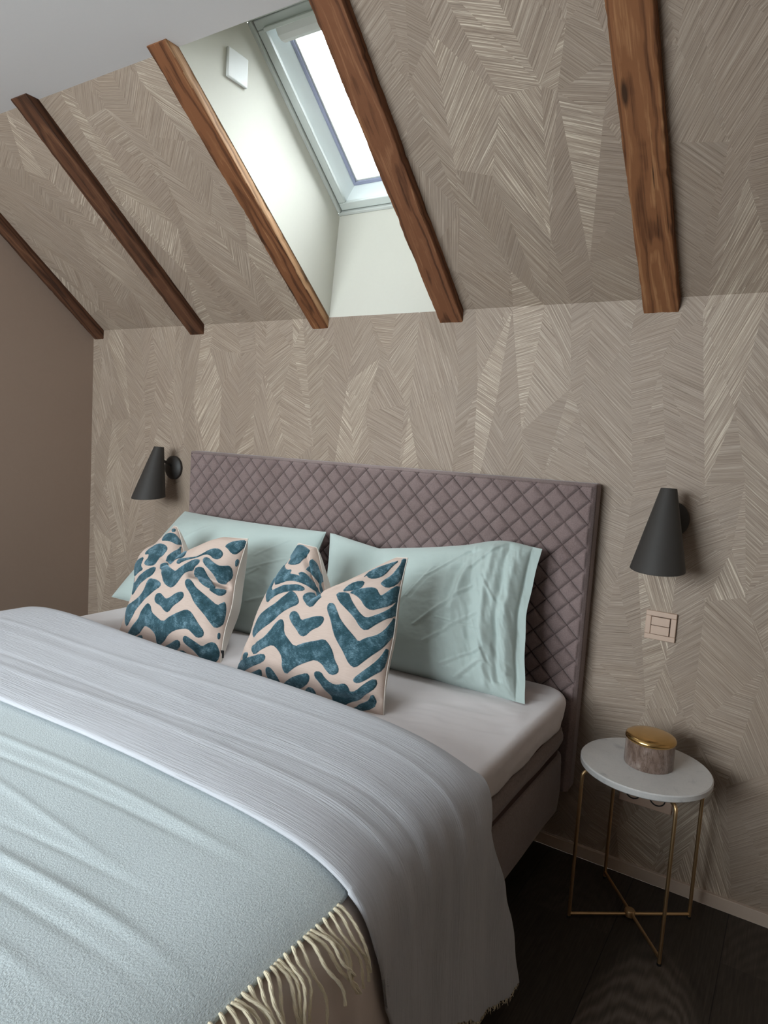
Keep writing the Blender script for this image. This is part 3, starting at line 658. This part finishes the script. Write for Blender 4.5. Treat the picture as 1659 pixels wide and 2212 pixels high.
# ---------------------------------------------------------------- fittings on the walls
pl = empty('wall_plate', (WX0, -.552, 2.461))
tag(pl, 'small square white cover plate on the side wall of the skylight recess', 'plate')
MB().box(0, .010, -.045, .045, -.045, .045).build('cover', M['plastic_white'], pl, bevel=.006, seg=3)

sw = empty('light_switch', (.475, 0, .813)); tag(sw, 'square cream light switch with two rockers below the right wall lamp', 'switch')
mb = MB(); W2 = .044
for q in ((-W2, W2, .028, W2), (-W2, W2, -W2, -.028), (-W2, -.028, -.028, .028), (.028, W2, -.028, .028)): mb.box(q[0], q[1], -.010, 0, q[2], q[3])
mb.build('switch_frame', M['switch'], sw, bevel=.002)
MB().box(-.028, .028, -.004, 0, -.028, .028).build('back_plate', M['dark'], sw)
for z0, z1 in ((.001, .0265), (-.0265, -.0005)):
    MB().box(-.0268, .0258, -.0125, -.003, z0, z1).build('rocker', M['switch'], sw, bevel=.0012)

so = empty('wall_socket', (.483, 0, .278)); tag(so, 'wide cream double wall socket low on the wall behind the side table', 'socket')
mb = MB().box(-.078, .078, -.011, 0, -.041, .041); mb.build('socket_frame', M['switch'], so, bevel=.003)
for cx in (-.036, .036):
    Mr = Matrix.Rotation(math.pi/2, 4, 'X')
    MB().lathe([(.024, .0112), (.024, .0135), (.021, .0135), (.0195, .004), (0, .004)], 32, (cx, 0, 0), Mr).build('socket_well', M['dark'], so, smooth=True)

def wall_lamp(x, label):
    t = empty('wall_lamp', (x, 0, 1.141)); tag(t, label, 'lamp', 'black cone wall lamps')
    Mr = Matrix.Rotation(math.pi/2, 4, 'X')   # z -> -y
    MB().lathe([(.0, 0), (.054, 0), (.056, .004), (.055, .012), (.046, .020), (.028, .025), (0, .027)], 48, (-.005, 0, 0), Mr).build('wall_plate', M['black_metal'], t, smooth=True)
    # oblique cone: both ends nearly level, the lower one further from the wall
    def ringp(f, r):
        c = Vector((0, -.149+(.149-.098)*f, -.135+(.094+.135)*f)); tl = -.10+.16*f
        ax_ = Vector((0, -math.sin(tl), -math.cos(tl))); v_ = ax_.cross(Vector((1, 0, 0)))
        return [c+Vector((1, 0, 0))*r*math.cos(q)+v_*r*math.sin(q) for q in [2*math.pi*k/72 for k in range(72)]]
    def shell(name, rows, m, cap):
        P = np.array([[tuple(p) for p in ringp(f, r)] for f, r in rows]); V, F = grid(P, wrap=True); F = [tuple(q) for q in F]
        if cap: F.append(tuple((len(rows)-1)*72+k for k in range(72)))
        o = mesh(name, V, F, m, t, smooth=True); sharp(o.data, 40); return o
    shell('lamp_shade', [(0.0, .0725), (-.004, .0735), (0, .0745)]+[(f, .0745+(.0222-.0745)*f) for f in (.2, .4, .6, .8, 1)]+[(1.004, .0205), (1.004, .0001)], M['black_metal'], False)
    shell('shade_lining', [(f, .0725+(.0205-.0725)*f) for f in (0, .3, .6, .95)]+[(.95, .0001)], M['lamp_inside'], False)
    MB().lathe([(.0001, .0), (.016, .008), (.024, .03), (.020, .05), (.012, .07), (.012, .09)], 32, (0, -.142, -.110)).build('bulb', M['plastic_white'], t, smooth=True)
    MB().tube([(-.004, -.020, .006), (-.002, -.06, .028), (0, -.10, .042)], .0055, 12).build('arm', M['black_metal'], t, smooth=True)
    return t
wall_lamp(-1.716, 'black cone wall lamp in the corner left of the headboard')
wall_lamp(.473, 'larger looking black cone wall lamp right of the headboard, above the light switch')

# ---------------------------------------------------------------- side table and jar
TC = Vector((.505, -.213, 0)); tb = empty('side_table', TC); tag(tb, 'small round side table with white marble top and four thin brass legs', 'table')
R_ = .175; ztop = .462
MB().lathe([(0.0001, ztop-.019), (R_-.003, ztop-.019), (R_, ztop-.016), (R_, ztop-.003), (R_-.003, ztop), (0.0001, ztop)], 96).build('marble_top', M['marble'], tb, smooth=True)
RL = .179
for k in range(4):
    an = math.radians(38.5+90*k-2); dx, dy = math.cos(an), math.sin(an); z1 = ztop-.026
    pts = [(dx*(RL-.05), dy*(RL-.05), z1), (dx*(RL-.02), dy*(RL-.02), z1)]
    for q in range(1, 6):
        a_ = q/6*math.pi/2; pts.append((dx*(RL-.014+.014*math.sin(a_)), dy*(RL-.014+.014*math.sin(a_)), z1-.014+.014*math.cos(a_)))
    pts += [(dx*RL, dy*RL, z1-.03), (dx*RL, dy*RL, .004)]
    lg = MB().tube(pts, .0050, 12).build('leg', M['brass_leg'], tb, smooth=True)
    MB().tube([(dx*RL, dy*RL, .006), (dx*RL, dy*RL, 0)], .0058, 12).build('foot', M['black_plastic'], lg, smooth=True)
for k in range(2):
    an = math.radians(38.5+90*k-2); dx, dy = math.cos(an), math.sin(an); zz = .012+(.0075 if k else 0)
    MB().tube([(-dx*RL, -dy*RL, zz), (0, 0, zz), (dx*RL, dy*RL, zz)], .0046, 12).build('cross_bar', M['brass_leg'], tb, smooth=True)
MB().lathe([(0.0001, .0255), (.013, .025), (.015, .022), (.015, .008), (0.0001, .008)], 32).build('hub', M['brass_leg'], tb, smooth=True)
mt = MB().lathe([(0.0001, z1-.005), (.13, z1-.005), (.13, z1+.006), (0.0001, z1+.006)], 48).build('under_plate', M['brass_leg'], tb, smooth=True)

jr = empty('jar', (.511, -.205, ztop)); tag(jr, 'round brown marble jar with a shiny brass lid on the side table', 'jar')
MB().lathe([(0.0001, 0), (.064, 0), (.0655, .003), (.0650, .072), (.060, .074), (0.0001, .074)], 72).build('jar_body', M['brown_marble'], jr, smooth=True)
MB().lathe([(0.0001, .071), (.0655, .071), (.0675, .073), (.0680, .077), (.0665, .082), (.061, .086), (.045, .0895), (.02, .091), (0.0001, .091)], 72).build('lid', M['brass'], jr, smooth=True)

# ---------------------------------------------------------------- bed
HX0, HX1, HZ = -1.539, .261, 1.2302
bed = empty('bed', (-.64, -1.05, 0)); tag(bed, 'wide box spring bed with a quilted mauve-grey headboard against the wallpapered wall', 'bed')
bv = Vector(bed.location)
def shift(o, p): o.location = -p; return o
o = MB().box(HX0, HX1, -.062, -.004, .235, HZ).build('headboard', M['headboard'], bed, bevel=.010, seg=4); shift(o, bv); hb = o
# quilted front: raised diamonds, plain below the mattress line
p = .0725; nx, nz = 760, 420
xs = np.linspace(HX0+.001, HX1-.001, nx); zs = np.linspace(.237, HZ-.001, nz); X, Z = np.meshgrid(xs, zs)
u = ((X-.064)+(Z-1.211))/p; v = ((X-.064)-(Z-1.211))/p
du = np.abs(u-np.round(u)); dv = np.abs(v-np.round(v)); g = np.minimum(du, dv)
q = 1-np.exp(-(g/.085)**1.0)
edge = np.minimum(np.minimum(X-HX0, HX1-X), HZ-Z)
rim = sstep(0, .016, edge); band = 1
inq = sstep(.534, .540, Z)*sstep(.009, .013, edge)
h = .0185*rim**.5-.004*(1-band)*(Z > .535)+inq*(.0120*q-.0105)+.0022*fnoise(X*4, Z*4, 3, 2)*rim
h = h-.005*np.exp(-((Z-.537)/.004)**2)*sstep(.02, .03, edge)
P = np.stack([X, -.061-h, Z], -1); V, F = grid(P)
seam = np.clip(1.3-np.abs(g*p-.0)/.0017, 0, 1)*inq
seam = np.maximum(seam, np.clip(1-np.abs(edge-.011)/.0016, 0, 1)*(Z > .537)*.7)
o = mesh('quilted_panel', V, F, M['headboard'], hb, smooth=True, attr={'seam': seam})
BX0, BX1, BY0, BY1 = -1.53, .245, -2.07, -.085
def rbox(x0, x1, y0, y1, z0, z1, r, nx=60, ny=70, rz=.02, puff=0, wob=0, seed=1):
    """box with rounded plan corners and softened edges, as one closed shell"""
    per = []
    for cx, cy, a0 in ((x1-r, y1-r, 0), (x0+r, y1-r, 90), (x0+r, y0+r, 180), (x1-r, y0+r, 270)):
        for k in range(9): an = math.radians(a0+k*90/8); per.append((cx+r*math.cos(an), cy+r*math.sin(an), math.cos(an), math.sin(an)))
    pts = []
    for i in range(len(per)):
        a_, b_ = per[i], per[(i+1) % len(per)]; d = math.hypot(b_[0]-a_[0], b_[1]-a_[1]); m = max(1, int(d/.03))
        for k in range(m): pts.append([a_[q]+(b_[q]-a_[q])*k/m for q in range(4)])
    pts = np.array(pts); rows = []
    prof = [(-.10, 0)]+[(-rz+rz*math.sin(t), rz-rz*math.cos(t)) for t in np.linspace(0, math.pi/2, 5)]
    prof += [(puff*math.sin(math.pi*q), rz+(z1-z0-2*rz)*q) for q in np.linspace(.1, .9, 7)]
    prof += [(-rz+rz*math.cos(t), (z1-z0)-rz+rz*math.sin(t)) for t in np.linspace(0, math.pi/2, 5)]+[(-.10, z1-z0)]
    for (d, z) in prof:
        w_ = wob*fnoise(pts[:, 0]*5+pts[:, 1]*5, z*12+0*pts[:, 0], seed, 2)
        rows.append(np.stack([pts[:, 0]+pts[:, 2]*(d+w_), pts[:, 1]+pts[:, 3]*(d+w_), z0+z+0*pts[:, 0]], -1))
    P = np.array(rows); V, F = grid(P, flip=False, wrap=True); F = [tuple(f) for f in F]; n = P.shape[1]
    F += [tuple(range(n))[::-1], tuple((len(rows)-1)*n+k for k in range(n))]
    return V, F
def bedpart(name, args, m, parent=bed, **k):
    V, F = rbox(*args, **k); o = mesh(name, V, F, m, parent, smooth=True); sharp(o.data, 60)
    if parent is bed: shift(o, bv)
    return o
base = bedpart('bed_base', (BX0, BX1, BY0, BY1, .185, .380, .05), M['base_fabric'], rz=.012, puff=.004, wob=.003, seed=4)
mid = bedpart('mattress', (BX0+.003, BX1-.003, BY0, BY1, .396, .468, .06), M['base_fabric'], rz=.014, puff=.007, wob=.004, seed=9)
bedpart('seam_band', (BX0+.010, BX1-.010, BY0+.01, BY1-.01, .376, .400, .05), M['headboard_piping'], rz=.003)
bedpart('seam_band', (BX0+.010, BX1-.010, BY0+.01, BY1-.01, .462, .486, .05), M['headboard_piping'], rz=.003)
bedpart('topper', (BX0+.014, BX1-.014, BY0+.01, BY1-.01, .480, .560, .07), M['cushion_back'], rz=.02)
for (x, y) in ((.17, -.42), (-1.45, -.42), (.17, -1.85), (-1.45, -1.85)):
    o = MB().lathe([(.022, 0), (.022, .12), (.035, .15), (.035, .188)], 24, (x, y, 0)).build('leg', M['black_plastic'], bed, smooth=True); shift(o, bv)

# fitted sheet: rounded slab shell with wrinkles, tucked lower edge
def sheet():
    x0, x1, y0, y1 = BX0-.001, BX1+.001, BY0, BY1+.002; r = .085; zt = .574
    nu = 300; xs = np.linspace(-1, 1, nu); ys = np.linspace(-1, 1, nu)
    A, B = np.meshgrid(xs, ys)
    # square to rounded plan: rows of shrinking perimeter
    per = []
    for cx, cy, a0 in ((x1-r, y1-r, 0), (x0+r, y1-r, 90), (x0+r, y0+r, 180), (x1-r, y0+r, 270)):
        for k in range(13): an = math.radians(a0+k*90/12); per.append((cx+r*math.cos(an), cy+r*math.sin(an), math.cos(an), math.sin(an)))
    pts = []
    for i in range(len(per)):
        a_, b_ = per[i], per[(i+1) % len(per)]; d = math.hypot(b_[0]-a_[0], b_[1]-a_[1]); m = max(1, int(d/.008))
        for k in range(m): pts.append([a_[q]+(b_[q]-a_[q])*k/m for q in range(4)])
    pts = np.array(pts); px, py, nx_, ny_ = pts.T; cx, cy = (x0+x1)/2, (y0+y1)/2
    arc = np.concatenate([[0], np.cumsum(np.hypot(np.diff(px), np.diff(py)))])
    rows = []
    hem = .478+.010*fnoise(arc*7, arc*0, 5, 3)+.012*np.clip(fnoise(arc*2.6, arc*0+4, 8, 2), 0, 1)
    for q in np.linspace(0, 1, 14):        # side, from hem up
        z = hem+(zt-.022-hem)*q
        out = .004+.005*fnoise(arc*14, q*2+0*arc, 6, 3)*(1-q*.6)-.010*(1-q)**3
        rows.append(np.stack([px+nx_*out, py+ny_*out, z], -1))
    for t in np.linspace(.15, math.pi/2, 8):
        d = -.022+.022*math.cos(t)+.004; rows.append(np.stack([px+nx_*d, py+ny_*d, zt-.022+.022*math.sin(t)+0*px], -1))
    last = rows[-1]
    for q in list(np.linspace(.01, .30, 60))+list(np.linspace(.33, .98, 30)):
        X = last[:, 0]+(cx-last[:, 0])*q; Y = last[:, 1]+(cy-last[:, 1])*q
        Z = zt+.010*sstep(0, .35, q)+.0050*fnoise(X*3+Y*9, Y*2-X*6, 12, 3)*sstep(0, .05, q)+.0040*fnoise(X*8-Y*14, Y*10, 31, 3)*sstep(0, .05, q)
        rows.append(np.stack([X, Y, Z], -1))
    P = np.array(rows); V, F = grid(P, wrap=True); F = [tuple(f) for f in F]; n = P.shape[1]
    F.append(tuple((len(rows)-1)*n+k for k in range(n)))
    o = mesh('fitted_sheet', V, F, M['sheet'], smooth=True)
    sd = o.modifiers.new('thick', 'SOLIDIFY'); sd.thickness = .0015; sd.offset = 1
    tag(o, 'white fitted sheet stretched over the mattress under the pillows', 'sheet')
sheet()

# ---------------------------------------------------------------- pillows and cushions
def closed_pillow(name, spec, n, m, label, group):
    a, b, Fr, Bk = cushion_shape(n, m=m, **spec)
    V1, F1 = grid(Fr); V2, F2 = grid(Bk, flip=True); k = len(V1)
    F = [tuple(f) for f in F1]+[tuple(f+k) for f in F2]
    N = Fr.shape[1]; Mm = Fr.shape[0]
    bd = [(0, j) for j in range(N)]+[(i, N-1) for i in range(1, Mm)]+[(Mm-1, j) for j in range(N-2, -1, -1)]+[(i, 0) for i in range(Mm-2, 0, -1)]
    ids = [i*N+j for i, j in bd]
    for q in range(len(ids)):
        c, d = ids[q], ids[(q+1) % len(ids)]; F.append((d, c, c+k, d+k))
    o = mesh(name, np.concatenate([V1, V2]), F, M['pillow'], smooth=True)
    tag(o, label, 'pillow', group)
    return o
closed_pillow('pillow', PIL_L, 200, 140, 'mint green pillow leaning on the left half of the headboard', 'mint green bed pillows')
closed_pillow('pillow', PIL_R, 300, 240, 'mint green pillow with creased right side on the right half of the headboard', 'mint green bed pillows')

def poly_sd(a, b, polys, sx, sy):
    """signed distance (positive inside) to the union of polygons"""
    best = np.full(a.shape, -1.0)
    for poly in polys:
        q = np.array(poly); 
        for _ in range(1):   # corner rounding
            r = np.roll(q, -1, 0); q = np.stack([q*.75+r*.25, q*.25+r*.75], 1).reshape(-1, 2)
        m = .12
        sel = (a > q[:, 0].min()-m) & (a < q[:, 0].max()+m) & (b > q[:, 1].min()-m) & (b < q[:, 1].max()+m)
        A = a[sel]*sx; B = b[sel]*sy; X = q[:, 0]*sx; Y = q[:, 1]*sy
        X2 = np.roll(X, -1); Y2 = np.roll(Y, -1)
        d = np.full(A.shape, 9.0); ins = np.zeros(A.shape, bool)
        for x0, y0, x1, y1 in zip(X, Y, X2, Y2):
            dx, dy = x1-x0, y1-y0; L2 = dx*dx+dy*dy+1e-12
            t = np.clip(((A-x0)*dx+(B-y0)*dy)/L2, 0, 1); d = np.minimum(d, np.hypot(A-x0-t*dx, B-y0-t*dy))
            c = ((y0 > B) != (y1 > B)) & (A < (x1-x0)*(B-y0)/(y1-y0+1e-12)+x0); ins ^= c
        s = np.where(ins, d, -d); best[sel] = np.maximum(best[sel], s)
    return best
def cushion(spec, polys, label, tagged=False):
    n = 330
    a, b, Fr, Bk = cushion_shape(n, **spec)
    sd = poly_sd(a, b, polys, .23, .21)+.0014
    k = np.clip(.5+sd/.006, 0, 1)
    gx = np.gradient(Fr, axis=1); gy = np.gradient(Fr, axis=0); N = np.cross(gx, gy); N /= np.linalg.norm(N, axis=-1, keepdims=True)+1e-9
    rim = np.clip(np.minimum(1-np.abs(a), 1-np.abs(b))*25, 0, 1)
    Fr = Fr+N*(sstep(-.001, .0035, sd)*.0032*rim)[..., None]
    t = empty('cushion', (float(Fr[0, n//2, 0]), float(Fr[0, n//2, 1]), .578)); tag(t, label, 'cushion', 'blue patterned velvet cushions')
    tv = np.array(t.location)
    V, F = grid(Fr-tv); mesh('front_panel', V, F, M['velvet'], t, smooth=True, uv=np.stack([(a+1)/2, (b+1)/2], -1).reshape(-1, 2), attr={'velvet': k})
    V, F = grid(Bk-tv, flip=True); bkp = mesh('back_panel', V, F, M['cushion_back'], t, smooth=True)
    # seam piping around the rim
    m2 = (Fr+Bk)/2
    loop = [m2[0, j] for j in range(0, n, 3)]+[m2[i, -1] for i in range(0, n, 3)]+[m2[-1, j] for j in range(n-1, -1, -3)]+[m2[i, 0] for i in range(n-1, -1, -3)]
    MB().tube([tuple(q-tv) for q in loop], .0022, 6, caps=False).build('seam', M['cushion_back'], t, smooth=True)
    if tagged:
        j = n-1; i = int(n*.17); c = m2[i, j]-tv
        MB().box(-.002, .010, -.006, .0, -.024, .0, lambda x, y, z: Vector((c[0]+x, c[1]+y, c[2]+z))).build('fabric_tag', M['black_plastic'], t)
    return t
cushion(CUSH_L, VELVET_L, 'blue and cream patterned cushion in front of the left pillow', True)
cushion(CUSH_R, VELVET_R, 'blue and cream patterned cushion in front of the right pillow, overlapping both pillows')

# ---------------------------------------------------------------- covers
XC = -.645
PROF = [(0, .664), (.45, .664), (.66, .660), (.78, .648), (.85, .628), (.897, .600), (.927, .558), (.943, .50), (.950, .42), (.957, .32), (.966, .20), (.976, .08), (.982, .02)]
pp = np.array(PROF); 
def dense(pp, n=400):
    # Catmull-Rom through the profile
    q = np.vstack([2*pp[0]-pp[1], pp, 2*pp[-1]-pp[-2]]); out = []
    for i in range(1, len(q)-2):
        for t in np.linspace(0, 1, n//len(pp), endpoint=False):
            a_, b_, c_, d_ = q[i-1], q[i], q[i+1], q[i+2]
            out.append(.5*((2*b_)+(-a_+c_)*t+(2*a_-5*b_+4*c_-d_)*t*t+(-a_+3*b_-3*c_+d_)*t**3))
    out.append(pp[-1]); return np.array(out)
DP = dense(pp); DL = np.concatenate([[0], np.cumsum(np.hypot(*np.diff(DP, axis=0).T))])
def prof_at(s):
    """s: signed arc length across the bed -> x, z, outward normal nx, nz"""
    a_ = np.abs(s); sg = np.sign(s)
    x = np.interp(a_, DL, DP[:, 0]); z = np.interp(a_, DL, DP[:, 1])
    e = .01; x2 = np.interp(a_+e, DL, DP[:, 0]); z2 = np.interp(a_+e, DL, DP[:, 1]); x1 = np.interp(a_-e, DL, DP[:, 0]); z1_ = np.interp(a_-e, DL, DP[:, 1])
    tx, tz = x2-x1, z2-z1_; L = np.hypot(tx, tz)+1e-9
    return XC+sg*x, z, -tz/L*sg*1.0, tx/L
def s_of_z(z):   # arc length where the right hand profile reaches height z
    k = np.argmin(DP[:, 1] > z) if z > .02 else len(DP)-1
    return float(np.interp(-z, -DP[:, 1], DL))
def lump(s, y):
    """soft height variation of the duvet filling, shared by everything lying on it"""
    top = 1-sstep(.80, 1.0, np.abs(s))
    r = (.008*fnoise(s*1.6+3, y*1.9, 41, 2)+.0015*fnoise(s*6, y*6, 44, 2))*(.35+.65*top)
    hang = sstep(.93, 1.25, np.abs(s))
    r = r+hang*(.007*np.sin(y*24+2.2*fnoise(y*3, s*2, 46, 2))+.004*fnoise(y*16, s*3, 47, 2)-.004)
    return r
def surf(s, y, off):
    x, z, nx_, nz_ = prof_at(s)
    h = off+lump(s, y)
    # head end of the duvet rises from the sheet, foot end rolls down
    head = np.sqrt(np.clip(1-np.clip((y-(YH(s)-.10))/.10, 0, 1)**2, 0, 1))
    side = sstep(.88, .98, np.abs(s))
    zz = z+h*nz_
    zz = np.where(True, zz-(1-head)*(zz-.578)*(1-side), zz)
    bl = sstep(-1.22, -1.42, y)*sstep(.62, .95, np.abs(s))
    x = x+np.sign(s)*.038*bl; zz = zz+.012*bl
    foot = np.clip((-2.02-y)/.16, 0, 1)
    zz = zz-(1-np.sqrt(1-np.clip(foot, 0, .9999)**2))*.45
    return x+h*nx_, np.maximum(zz, .012)
def YH(s):   # head edge of duvet
    return -.80+.035*sstep(0, -1.0, s)+(-.03)*sstep(.2, .9, s)
def cloth(name, sgrid, ygrid, off, mt, thick, label, cat, hem=None, extra=None, yfun=None):
    S, Yq = np.meshgrid(sgrid, ygrid)
    Y = yfun(S, Yq) if yfun else Yq
    if hem is not None:   # compress the hanging end onto the hem line
        e = hem(Y); smax = sgrid[-1]; s1 = 1.0
        S = np.where(S > s1, s1+(S-s1)*(e-s1)/(smax-s1), S)
    o_ = off+(extra(S, Y) if extra is not None else 0)
    X, Z = surf(S, Y, o_)
    P = np.stack([X, Y, Z], -1); V, F = grid(P, flip=True)
    o = mesh(name, V, F, mt, smooth=True, uv=np.stack([S, Y], -1).reshape(-1, 2))
    if thick:
        sd = o.modifiers.new('thick', 'SOLIDIFY'); sd.thickness = thick; sd.offset = 1
    tag(o, label, cat); return o, P
# duvet
sL = -s_of_z(.30)
def duv_y(S, Y): return YH(S)-.004+(Y-ygd[-1])*( (YH(S)-.004-ygd[0])/(ygd[-1]-ygd[0]) ) if False else ygd[0]+(Y-ygd[0])*(YH(S)-.006-ygd[0])/(ygd[-1]-ygd[0])
ygd = np.linspace(-2.17, -.80, 220)
ygd = -2.17+(1.37)*(1-(1-np.linspace(0, 1, 240))**1.35)
duvet, _ = cloth('duvet', np.linspace(sL, s_of_z(.22), 300), ygd, 0, M['duvet'], 0, 'cream duvet hanging down the side of the bed below the fringed throw', 'duvet',
                 yfun=duv_y, extra=lambda S, Y: sstep(.92, 1.15, S)*(.010*np.sin(Y*46+1.5+2*fnoise(Y*5, S*2, 90, 2))+.005*np.sin(Y*95+S*3))*sstep(-1.36, -1.44, Y), hem=lambda Y: s_of_z(.20)+.03*fnoise(Y*3, Y*0, 61, 2))
# throw with fringe
def throw_extra(S, Y):
    r = 0*S
    for (y0, sl, w, a_, s0, s1) in ((-1.44, .03, .014, .007, -1.0, .85), (-1.475, .05, .012, -.006, -1.0, .8), (-1.56, -.02, .012, .005, -.2, .75), (-1.66, .05, .014, .010, -.5, .9),
                                 (-1.70, .05, .012, -.006, -.5, .9), (-1.78, .10, .014, .008, -.6, .85), (-1.61, .14, .010, -.005, .3, .8), (-1.52, -.07, .010, .004, -.9, .1), (-1.90, .06, .02, .008, -.8, .8)):
        d = Y-(y0+sl*(S-.5)+.006*np.sin(S*7+y0*40)); k = sstep(s0, s0+.25, S)*(1-sstep(s1-.25, s1, S))
        r = r+.36*a_*np.exp(-(d/(w*.75))**2)*k
    return r
S_FR = float(np.interp(.893, DP[:, 0], DL))
yth = np.linspace(-2.16, -1.30, 330)
throw, TP = cloth('throw', np.linspace(-S_FR-.05, S_FR, 330), yth, .008, M['throw'], .003, 'pale mint woven throw with a cream fringe across the foot half of the bed', 'throw', extra=throw_extra)
# fringe tassels
R = random.Random(5)
y = -1.395; i = 0
while y > -1.93:
    L = R.uniform(.070, .105); grp = .030*math.sin(i*.37)+.014*math.sin(i*1.1+1)+R.uniform(-.010, .010)
    nseg = 18; pts = []
    lift = R.uniform(.006, .016)
    for q in range(nseg+1):
        f = q/nseg; ss = S_FR-.004+L*f; yy = min(y+grp*f**1.3+.004*math.sin(f*9+i), -1.392)
        x_, z_, nx_, nz_ = prof_at(np.array([ss])); off = .011+lift*math.sin(f*math.pi*.6)*.8
        if yy < -1.22:
            b_ = float(sstep(-1.22, -1.42, yy)*sstep(.62, .95, ss))
        hh = float(lump(np.array([ss]), np.array([yy]))[0])+off
        pts.append((float(x_[0]+nx_[0]*hh)+.038*b_, yy, float(z_[0]+nz_[0]*hh)+.012*b_))
    pts = [Vector(p_) for p_ in pts]
    tw = MB(); r0 = R.uniform(.0020, .0025)
    for ph in (0, math.pi):                       # two plied yarns
        st = []
        for q, p_ in enumerate(pts):
            an = q*1.1+ph; st.append(p_+Vector((math.cos(an)*.0009, math.sin(an)*.0010, 0)))
        tw.tube(st, [r0*(1-.25*(q/nseg)) for q in range(nseg+1)], 6)
    o = tw.build('fringe_tassel', M['yarn'], throw, smooth=True)
    y -= R.uniform(.0095, .0135); i += 1
# grey bedspread folded across
HS = s_of_z(.05)
def hem_z(Y):
    z = np.interp(-Y, [.60, .70, .80, .90, .965, 1.03, 1.075, 1.10, 1.2, 1.4], [.05, .055, .07, .12, .185, .20, .18, .10, .06, .05])
    z = z+.006*fnoise(Y*60, Y*0, 71, 2)+.004*fnoise(Y*160, Y*0, 77, 2)
    return np.interp(-z, -DP[:, 1], DL)
def spread_y(S, T):
    x, z, _, _ = prof_at(S); zr = np.where(S > 0, z, .66)
    drop = sstep(.93, .97, S)
    yh = np.where(S > .9, np.interp(-zr, [-.66, -.60, -.50, -.37, -.26, -.145, -.055], [-.835, -.845, -.868, -.815, -.768, -.73, -.70]), YH(S)-.002)
    yh = np.where((S > .8) & (S <= .9), (YH(S)-.002)*(1-sstep(.8, .9, S))+(-.838)*sstep(.8, .9, S), yh)
    yf = np.where(S > .9, np.interp(-zr, [-.66, -.62, -.54, -.45, -.35, -.20, -.05], [-1.38, -1.385, -1.37, -1.335, -1.285, -1.20, -1.13]), -1.375+.008*np.sin(S*4))
    return yf+(yh-yf)*T
def spread_extra(S, Y):
    r = 0*S
    # soft long ridges running across the bed near the folded foot edge
    for (y0, w, a_, sl) in ((-1.25, .014, .005, .03), (-1.20, .01, -.003, .04), (-1.10, .02, .003, -.03), (-1.02, .012, .003, .03)):
        r = r+.5*a_*np.exp(-((Y-(y0+sl*S+.006*np.sin(S*6+y0*50)))/w)**2)
    hang = sstep(.90, 1.05, S)
    r = r+hang*.0045*np.sin((Y+.10*(S-1))*75+2.5*fnoise(Y*6, S*3, 80, 2))*(1-.6*sstep(1.0, 1.3, S))-.010*hang
    r = r+hang*(1-sstep(-.98, -.90, -(-Y)))*0
    # flare of the head side corner
    r = r+hang*.010*sstep(-.95, -.80, Y)*(1-sstep(1.1, 1.4, S))
    return r
tg = np.linspace(0, 1, 320)**1.25
sg = np.concatenate([np.linspace(-s_of_z(.30), .75, 330), np.linspace(.755, HS, 260)])
S, T = np.meshgrid(sg, tg)
Y = spread_y(S, T)
e = hem_z(Y); S = np.where(S > 1.0, 1.0+(S-1.0)*(e-1.0)/(HS-1.0), S); Y = spread_y(S, T)
dF = Y-Y[0:1]
off = .026+spread_extra(S, Y)
# the foot edge is a rolled fold: comes down to the throw
fold = np.sqrt(np.clip(1-np.clip(1-dF/.105, 0, 1)**2, 0, 1))
off = .012+(off-.012)*fold
qf = np.clip(1-dF/.020, 0, 1)
off = off*(1-.55*qf)+.004*qf
X, Z = surf(S, Y, off)
Z = np.maximum(Z, .580*(1-sstep(.88, .96, S))*(S > -.9))
P = np.stack([X, Y+.032*qf**2, Z], -1); V, F = grid(P, flip=True)
sp = mesh('bedspread', V, F, M['spread'], smooth=True, uv=np.stack([S, Y], -1).reshape(-1, 2))
sd = sp.modifiers.new('thick', 'SOLIDIFY'); sd.thickness = .003; sd.offset = -1
tag(sp, 'pale grey crinkled cotton bedspread folded across the bed, hanging nearly to the floor', 'bedspread')
# frayed hem: short tufts along the lower edge
mb = MB(); R = random.Random(9)
edge = P[:, -1]
for q in range(0, len(edge)):
    if R.random() < .75:
        c = Vector(edge[q]); l = R.uniform(.004, .016)*(1.6 if R.random() < .12 else 1)
        mb.tube([c+Vector((0, 0, .003)), c+Vector((R.uniform(-.002, .004), R.uniform(-.003, .003), -l*.5)), c+Vector((R.uniform(-.002, .004), R.uniform(-.005, .005), -l))], [.0010, .0009, .0003], 4)
mb.build('frayed_hem', M['yarn'], sp, smooth=True)
